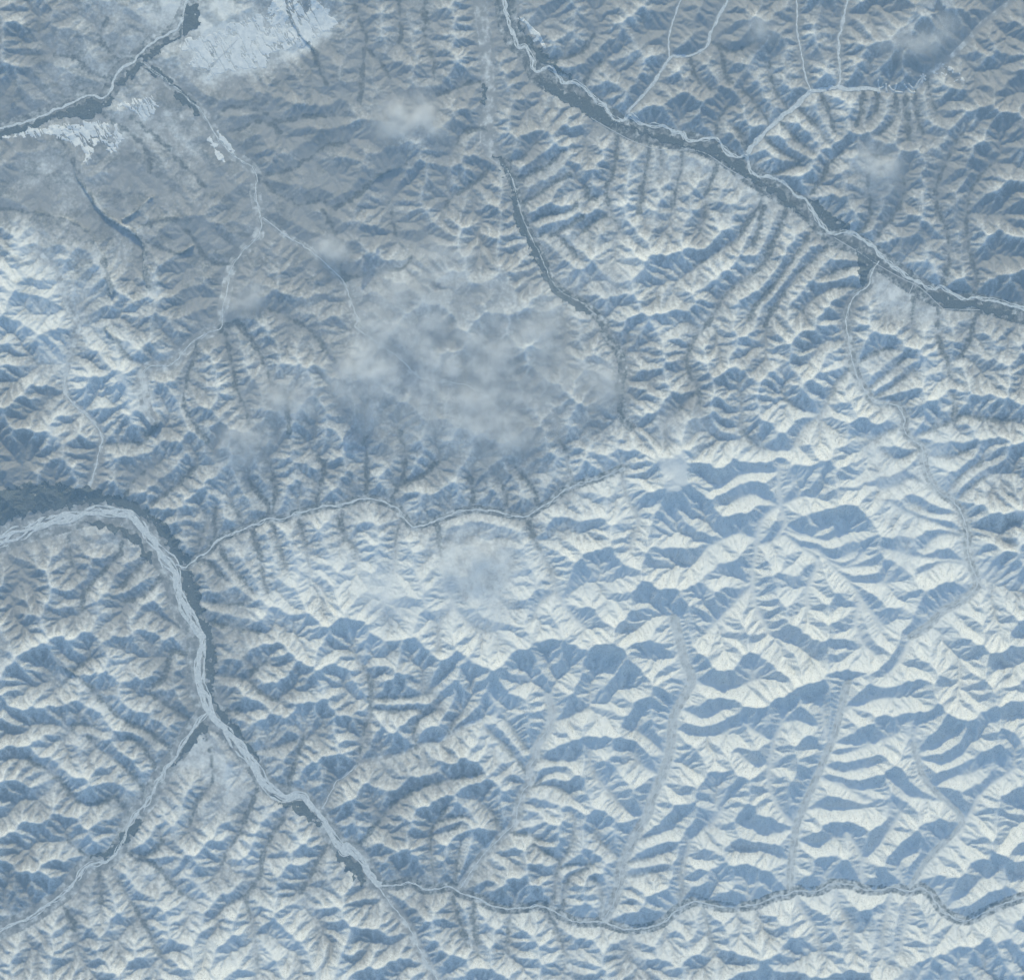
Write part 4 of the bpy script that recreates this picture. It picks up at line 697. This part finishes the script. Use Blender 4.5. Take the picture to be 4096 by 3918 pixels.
class Nodes:
    def __init__(self, name):
        self.m = bpy.data.materials.new(name); self.m.use_nodes = True
        self.t = self.m.node_tree; self.t.nodes.clear()
        self.out = self.new('ShaderNodeOutputMaterial')
    def new(self, kind, **kw):
        n = self.t.nodes.new(kind)
        for k, v in kw.items(): setattr(n, k, v)
        return n
    def set(self, sock, v):
        if isinstance(v, bpy.types.NodeSocket): self.t.links.new(v, sock)
        else: sock.default_value = v
    def math(self, op, a, b=0.0, clamp=False):
        n = self.new('ShaderNodeMath', operation=op, use_clamp=clamp)
        self.set(n.inputs[0], a); self.set(n.inputs[1], b)
        return n.outputs[0]
    def noise(self, scale, detail=4.0, rough=0.55, coord=None, dims='3D'):
        n = self.new('ShaderNodeTexNoise', noise_dimensions=dims)
        n.inputs['Scale'].default_value = scale; n.inputs['Detail'].default_value = detail; n.inputs['Roughness'].default_value = rough
        if coord is None:
            coord = self.new('ShaderNodeTexCoord').outputs['Object']
        self.t.links.new(coord, n.inputs['Vector'])
        return n.outputs['Fac']
    def ramp(self, v, a, b, lo=0.0, hi=1.0):
        n = self.new('ShaderNodeMapRange', interpolation_type='SMOOTHSTEP')
        self.set(n.inputs[0], v)
        for k, x in enumerate((a, b, lo, hi)): n.inputs[k + 1].default_value = x
        return n.outputs[0]
    def mix(self, f, a, b):
        n = self.new('ShaderNodeMix', data_type='RGBA')
        self.set(n.inputs[0], f); self.set(n.inputs[6], a); self.set(n.inputs[7], b)
        return n.outputs[2]
    def attr(self, name):
        return self.new('ShaderNodeAttribute', attribute_name=name).outputs['Fac']
    def surface(self, color, rough=0.9):
        b = self.new('ShaderNodeBsdfPrincipled')
        self.set(b.inputs['Base Color'], color); b.inputs['Roughness'].default_value = rough
        b.inputs['Specular IOR Level'].default_value = 0.1
        self.t.links.new(b.outputs[0], self.out.inputs['Surface'])
        return b

SNOW = (0.80, 0.81, 0.80, 1)
LARCH = (0.15, 0.138, 0.14, 1)
ROCK = (0.20, 0.185, 0.175, 1)
CONIFER = (0.045, 0.055, 0.06, 1)

def land_material():
    m = Nodes('snowy_land')
    v = m.attr('veg'); c = m.attr('conifer')
    fine = m.noise(0.55, 5, 0.6); mid = m.noise(0.16, 5, 0.6)
    f = m.math('ADD', v, m.math('MULTIPLY', m.math('SUBTRACT', fine, 0.5), 0.55))
    f = m.math('ADD', f, m.math('MULTIPLY', m.math('SUBTRACT', mid, 0.5), 0.25))
    cover = m.ramp(f, 0.20, 0.76, 0.0, 0.74)
    # wind scoured and crusted snow, and rock on the steepest ground
    crust = m.noise(0.30, 7, 0.7)
    snow = m.mix(m.ramp(crust, 0.30, 0.62), (0.70, 0.72, 0.73, 1), SNOW)
    nz = m.new('ShaderNodeSeparateXYZ'); m.t.links.new(m.new('ShaderNodeNewGeometry').outputs['Normal'], nz.inputs[0])
    rock = m.math('MULTIPLY', m.ramp(nz.outputs[2], 0.87, 0.77), m.ramp(m.noise(1.3, 5, 0.7), 0.50, 0.62, 0.0, 0.6))
    snow = m.mix(rock, snow, ROCK)
    col = m.mix(cover, snow, LARCH)
    cc = m.math('MULTIPLY', c, m.ramp(fine, 0.30, 0.65, 0.5, 0.9))
    col = m.mix(cc, col, CONIFER)
    m.surface(col)
    return m.m

def plain_material(name, a, b, scale, lo=0.35, hi=0.65, rough=0.9):
    m = Nodes(name)
    m.surface(m.mix(m.ramp(m.noise(scale, 6, 0.65), lo, hi), a, b), rough)
    return m.m

M_land = land_material()
M_ice = plain_material('river_ice', (0.84, 0.85, 0.84, 1), (0.60, 0.63, 0.65, 1), 0.7, 0.30, 0.62)
M_forest = plain_material('conifer_canopy', (0.075, 0.09, 0.10, 1), (0.19, 0.205, 0.215, 1), 1.0, 0.34, 0.80)
M_marsh = plain_material('marsh_snow', (0.83, 0.84, 0.84, 1), (0.66, 0.69, 0.72, 1), 0.35)
M_road = plain_material('packed_snow_road', (0.62, 0.63, 0.64, 1), (0.52, 0.53, 0.54, 1), 0.8)
M_tail = plain_material('snowy_spoil', (0.74, 0.75, 0.75, 1), (0.55, 0.55, 0.55, 1), 0.8)

# ---------------------------------------------------------------- terrain sheet
def terrain():
    ext = np.cumsum(DX * 1.35 ** np.arange(1, 22))
    ext = ext[ext < 900]
    xs = np.concatenate([gx[0] - ext[::-1], gx, gx[-1] + ext]); ys = np.concatenate([gy[0] - ext[::-1], gy, gy[-1] + ext])
    k = len(ext)
    zz = np.pad(z, k, mode='edge'); vv = np.pad(veg, k, mode='edge'); cc = np.pad(conifer, k, mode='constant')
    AX, AY = np.meshgrid(xs, ys)
    out = np.maximum(np.maximum(X0 - AX, AX - gx[-1]), np.maximum(Y0 - AY, AY - gy[-1]))
    t = smooth(0, 60, out)
    zz = zz * (1 - t) + t * (4 + 3 * fbm(AX / 60, AY / 60, 2, 12))
    vv = vv * (1 - t) + t * 0.4
    ny, nx = zz.shape
    ids = np.arange(nx * ny).reshape(ny, nx)
    f = np.stack([ids[:-1, :-1], ids[:-1, 1:], ids[1:, 1:], ids[1:, :-1]], -1).reshape(-1, 4)
    me = quads('terrain', np.stack([AX, AY, zz], -1).reshape(-1, 3), f, False)
    attr(me, 'veg', vv); attr(me, 'conifer', cc)
    return tag(link('terrain', me, M_land), 'snow covered mountains and valleys lit from the top of the picture', 'structure')
terrain()

# ---------------------------------------------------------------- sheets that lie on it: forests, marshes
def draped(name, polys, mat, lift, wobble, seed, keep, h=DX / 2):
    tops, lows, quads_, n = [], [], [], 0
    for p in polys:
        q = np.array(p)
        lo = np.maximum(q.min(0) - 6, (X0, Y0)); hi = np.minimum(q.max(0) + 6, (gx[-1], gy[-1]))
        if (hi - lo).min() < 2:
            continue
        bx, by = np.meshgrid(np.arange(lo[0], hi[0], h), np.arange(lo[1], hi[1], h))
        wx = bx + wobble * fbm(bx / 5, by / 5, 4, seed); wy = by + wobble * fbm(bx / 5, by / 5, 4, seed + 50)
        used = inside_poly(p, wx, wy) & keep(bx, by)
        cell = used[:-1, :-1] & used[:-1, 1:] & used[1:, :-1] & used[1:, 1:]
        if not cell.any():
            continue
        node = np.zeros(used.shape, bool)
        for dj in (0, 1):
            for di in (0, 1):
                node[dj:node.shape[0] - 1 + dj, di:node.shape[1] - 1 + di] |= cell
        c = int(node.sum())
        idx = np.full(node.shape, -1); idx[node] = np.arange(c)
        gz = height(bx[node], by[node])
        tops.append(np.stack([bx[node], by[node], gz + lift * (1 + 0.5 * rng.random(c))], 1))
        lows.append(np.stack([bx[node], by[node], gz - 0.02], 1))
        quads_.append((np.stack([idx[:-1, :-1][cell], idx[:-1, 1:][cell], idx[1:, 1:][cell], idx[1:, :-1][cell]], -1), c))
    if not tops:
        return None
    verts, faces = [], []
    for top, low, (quad, c) in zip(tops, lows, quads_):
        # sides go down to the ground all round
        e = np.concatenate([quad[:, [0, 1]], quad[:, [1, 2]], quad[:, [2, 3]], quad[:, [3, 0]]])
        key = np.sort(e, 1); key = key[:, 0].astype(np.int64) * (c + 1) + key[:, 1]
        u, first, cnt = np.unique(key, return_index=True, return_counts=True)
        rim = e[first[cnt == 1]]
        verts += [top, low]; faces += [quad + n, np.stack([rim[:, 1], rim[:, 0], rim[:, 0] + c, rim[:, 1] + c], -1) + n]
        n += 2 * c
    return link(name, quads(name, np.vstack(verts), np.vstack(faces), False), mat)

def groves(amount):
    return lambda x, y: fbm(x / 4.5, y / 4.5, 4, 200, 0.55) > amount
def between_drains(x, y):
    # drains run out of the marsh side by side, about along the fall line
    a = fbm(x / 8 + y / 14, y / 40 - x / 40, 4, 77, 0.6); b = fbm(x / 11, y / 11, 5, 78, 0.6)
    return (np.abs(a) > 0.05) & (b > -0.7)
def everywhere(x, y):
    return np.ones(x.shape, bool)
for k, (label, polys) in enumerate(FORESTS):
    o = draped('forest', polys, M_forest, 0.13, 2.8, 300 + k, groves(-0.9))
    if o: tag(o, label, 'stuff')
for k, (label, polys) in enumerate(MARSHES):
    o = draped('snowfield', polys, M_marsh, 0.03, 2.4 if k != 3 else 0.3, 400 + k, between_drains if k < 3 else (everywhere if k < 5 else groves(0.0)))
    if o: tag(o, label, 'structure')

# ---------------------------------------------------------------- rivers of ice, roads
def ribbon(path, width, lift, verts, faces):
    c = np.asarray(path)
    t = np.gradient(c, axis=0); t /= np.linalg.norm(t, axis=1)[:, None] + 1e-9
    nrm = np.stack([-t[:, 1], t[:, 0]], 1)
    w = np.broadcast_to(np.asarray(width, float), (len(c),))
    l, r = c + nrm * w[:, None] / 2, c - nrm * w[:, None] / 2
    zc = np.maximum(np.maximum(height(*l.T), height(*r.T)), height(*c.T)) + lift
    base = len(verts)
    for a, b, h in zip(l, r, zc):
        verts.append((a[0], a[1], h)); verts.append((b[0], b[1], h))
    for i in range(len(c) - 1):
        faces.append((base + 2 * i, base + 2 * i + 1, base + 2 * i + 3, base + 2 * i + 2))

for k, (label, pts, spread0, spread1, strands, width) in enumerate(WATERS):
    verts, faces = [], []
    c0 = resample(pts, 0.8)
    c0 = c0[(np.abs(c0[:, 0]) < 378) & (np.abs(c0[:, 1]) < 362)]
    s = np.concatenate([[0], np.cumsum(np.linalg.norm(np.diff(c0, axis=0), axis=1))])
    t = np.gradient(c0, axis=0); t /= np.linalg.norm(t, axis=1)[:, None] + 1e-9
    nrm = np.stack([-t[:, 1], t[:, 0]], 1)
    c0 = c0 + nrm * (0.5 * perlin(s / 6, s * 0 + k, 51) + 0.25 * perlin(s / 2.3, s * 0 + k, 52))[:, None]
    spread = spread0 + (spread1 - spread0) * s / s[-1]
    head_off = max(abs(c0[-1, 0]) / 370, abs(c0[-1, 1]) / 355) > 0.98
    for q in range(strands):
        lam = spread0 * (2.2 + 0.5 * (q % 3)) + 2
        if q == 0:
            off = 0.25 * spread * perlin(s / lam, s * 0 + 3.3 * k, 11); w = width * (0.75 + 0.5 * perlin(s / 6, s * 0 + k, 21) + 0.25 * perlin(s / 2, s * 0 + k, 22)) * (1 if head_off else smooth(1.0, 0.8, s / s[-1]) * 0.7 + 0.3)
        else:
            side = ((q * 0.618) % 1.0) * 2 - 1
            off = spread * (0.45 * side + 0.95 * perlin(s / lam, s * 0 + 7.1 * q + k, 13)); w = width * (0.42 + 0.55 * perlin(s / 5, s * 0 + q * 2.7 + k, 23))
        w = np.clip(w, 0.0, None)
        run = w > 0.12 * width
        j = 0
        while j < len(s):
            if run[j]:
                e = j
                while e < len(s) and run[e]: e += 1
                if e - j > 4:
                    ribbon((c0 + nrm * off[:, None])[j:e], w[j:e], 0.16 + 0.006 * q, verts, faces)
                j = e
            else:
                j += 1
    tag(link('river', quads('river', verts, faces), M_ice), label, 'structure')

for label, pts in ROADS:
    verts, faces = [], []
    ribbon(resample(pts, 1.0), 0.5, 0.16, verts, faces)
    tag(link('road', quads('road', verts, faces), M_road), label, 'structure')

# ---------------------------------------------------------------- spoil heaps of a mine
def heap(pts, parent):
    c = resample(pts, 1.0); verts, faces = [], []
    t = np.gradient(c, axis=0); t /= np.linalg.norm(t, axis=1)[:, None] + 1e-9
    prof = [(-1.0, -0.05), (-0.45, 0.32), (0.45, 0.32), (1.0, -0.05)]
    for p, d in zip(c, t):
        h = float(height(p[0], p[1]))
        for a, b in prof:
            verts.append((p[0] - d[1] * a * 0.7, p[1] + d[0] * a * 0.7, h + b))
    for i in range(len(c) - 1):
        for j in range(3):
            a = 4 * i + j
            faces.append((a, a + 4, a + 5, a + 1))
    faces.append((0, 1, 2, 3)); e = len(verts) - 4; faces.append((e + 3, e + 2, e + 1, e))
    return link('spoil_heap', quads('spoil_heap', verts, faces, False), M_tail, parent)
mine = bpy.data.objects.new('mine_workings', None)
scene.collection.objects.link(mine)
tag(mine, 'zigzag white mine spoil heaps at the end of the straight ice river', None, 'mine')
for pts in MINE: heap(pts, mine)

# ---------------------------------------------------------------- clouds
def cloud_material(density, seed):
    m = Nodes('cloud_vapour')
    tc = m.new('ShaderNodeTexCoord').outputs['Object']
    loc = m.new('ShaderNodeVectorMath', operation='ADD'); m.set(loc.inputs[0], tc); loc.inputs[1].default_value = (seed * 91.7, seed * 37.1, 0)
    big = m.noise(0.05, 6, 0.65, loc.outputs[0])
    gen = m.new('ShaderNodeAttribute', attribute_type='OBJECT', attribute_name='reach')
    div = m.new('ShaderNodeVectorMath', operation='DIVIDE'); m.set(div.inputs[0], tc); m.set(div.inputs[1], gen.outputs['Vector'])
    ln = m.new('ShaderNodeVectorMath', operation='LENGTH'); m.set(ln.inputs[0], div.outputs[0])
    edge = m.math('ADD', ln.outputs['Value'], m.math('MULTIPLY', m.math('SUBTRACT', m.noise(0.02, 4, 0.6, loc.outputs[0]), 0.5), 0.9))
    fall = m.math('MULTIPLY', m.ramp(edge, 0.92, 0.0), m.ramp(ln.outputs['Value'], 0.98, 0.15))
    d = m.ramp(big, 0.42, 0.72)
    d = m.math('MULTIPLY', m.math('ADD', d, 0.12), fall)
    v = m.new('ShaderNodeVolumePrincipled')
    v.inputs['Color'].default_value = (0.99, 0.99, 0.99, 1)
    v.inputs['Anisotropy'].default_value = 0.0
    m.set(v.inputs['Density'], m.math('MULTIPLY', d, density * 0.62))
    m.t.links.new(v.outputs[0], m.out.inputs['Volume'])
    m.m.cycles.volume_step_rate = 0.35
    return m.m

def cloud(x, y, rx, ry, density, label, seed):
    nu, nv = 40, 8
    verts, faces = [], []
    th = np.arange(nu) * 2 * math.pi / nu
    out = 1.06 + 0.08 * perlin(np.cos(th) * 1.7 + seed * 3, np.sin(th) * 1.7, 31)
    rz = 5.0
    for j in range(1, nv):
        ph = math.pi * j / nv
        for i in range(nu):
            verts.append((rx * out[i] * math.sin(ph) * math.cos(th[i]), ry * out[i] * math.sin(ph) * math.sin(th[i]), rz * math.cos(ph)))
    top = len(verts); verts.append((0, 0, rz)); bot = len(verts); verts.append((0, 0, -rz))
    for j in range(nv - 2):
        for i in range(nu):
            a, b = j * nu + i, j * nu + (i + 1) % nu
            faces.append((a, a + nu, b + nu, b))
    me = bpy.data.meshes.new('cloud')
    for i in range(nu):
        b = (i + 1) % nu
        faces.append((top, i, b)); faces.append((bot, (nv - 2) * nu + b, (nv - 2) * nu + i))
    me.from_pydata(verts, [], faces)
    me.update()
    o = link('cloud', me, cloud_material(density, seed))
    ground = float(np.mean(height(x + np.linspace(-rx, rx, 60), np.full(60, y))))
    o.location = (x, y, ground + 4.0)
    o['reach'] = (rx, ry, rz * 1.3)
    return tag(o, label, None, 'cloud')

if USE_CLOUDS:
    for k, c in enumerate(CLOUDS):
        cloud(*c, k + 1)

# ---------------------------------------------------------------- the air
def haze():
    m = Nodes('thin_blue_air')
    v = m.new('ShaderNodeVolumePrincipled')
    v.inputs['Color'].default_value = HAZE_COLOR
    v.inputs['Density'].default_value = HAZE_DENSITY
    v.inputs['Anisotropy'].default_value = 0.0
    m.t.links.new(v.outputs[0], m.out.inputs['Volume'])
    x, y0, y1 = 1500, -12, ALT + 20
    verts = [(sx * x, sy * x, h) for h in (y0, y1) for sy in (-1, 1) for sx in (-1, 1)]
    faces = [(0, 2, 3, 1), (4, 5, 7, 6), (0, 1, 5, 4), (2, 6, 7, 3), (0, 4, 6, 2), (1, 3, 7, 5)]
    me = bpy.data.meshes.new('haze'); me.from_pydata(verts, [], faces); me.update()
    return tag(link('haze', me, m.m), 'thin blue air over the whole land', 'stuff')
haze()
scene.cycles.volume_max_steps = 256
scene.cycles.volume_bounces = 12
scene.cycles.max_bounces = 16
scene.cycles.use_denoising = True
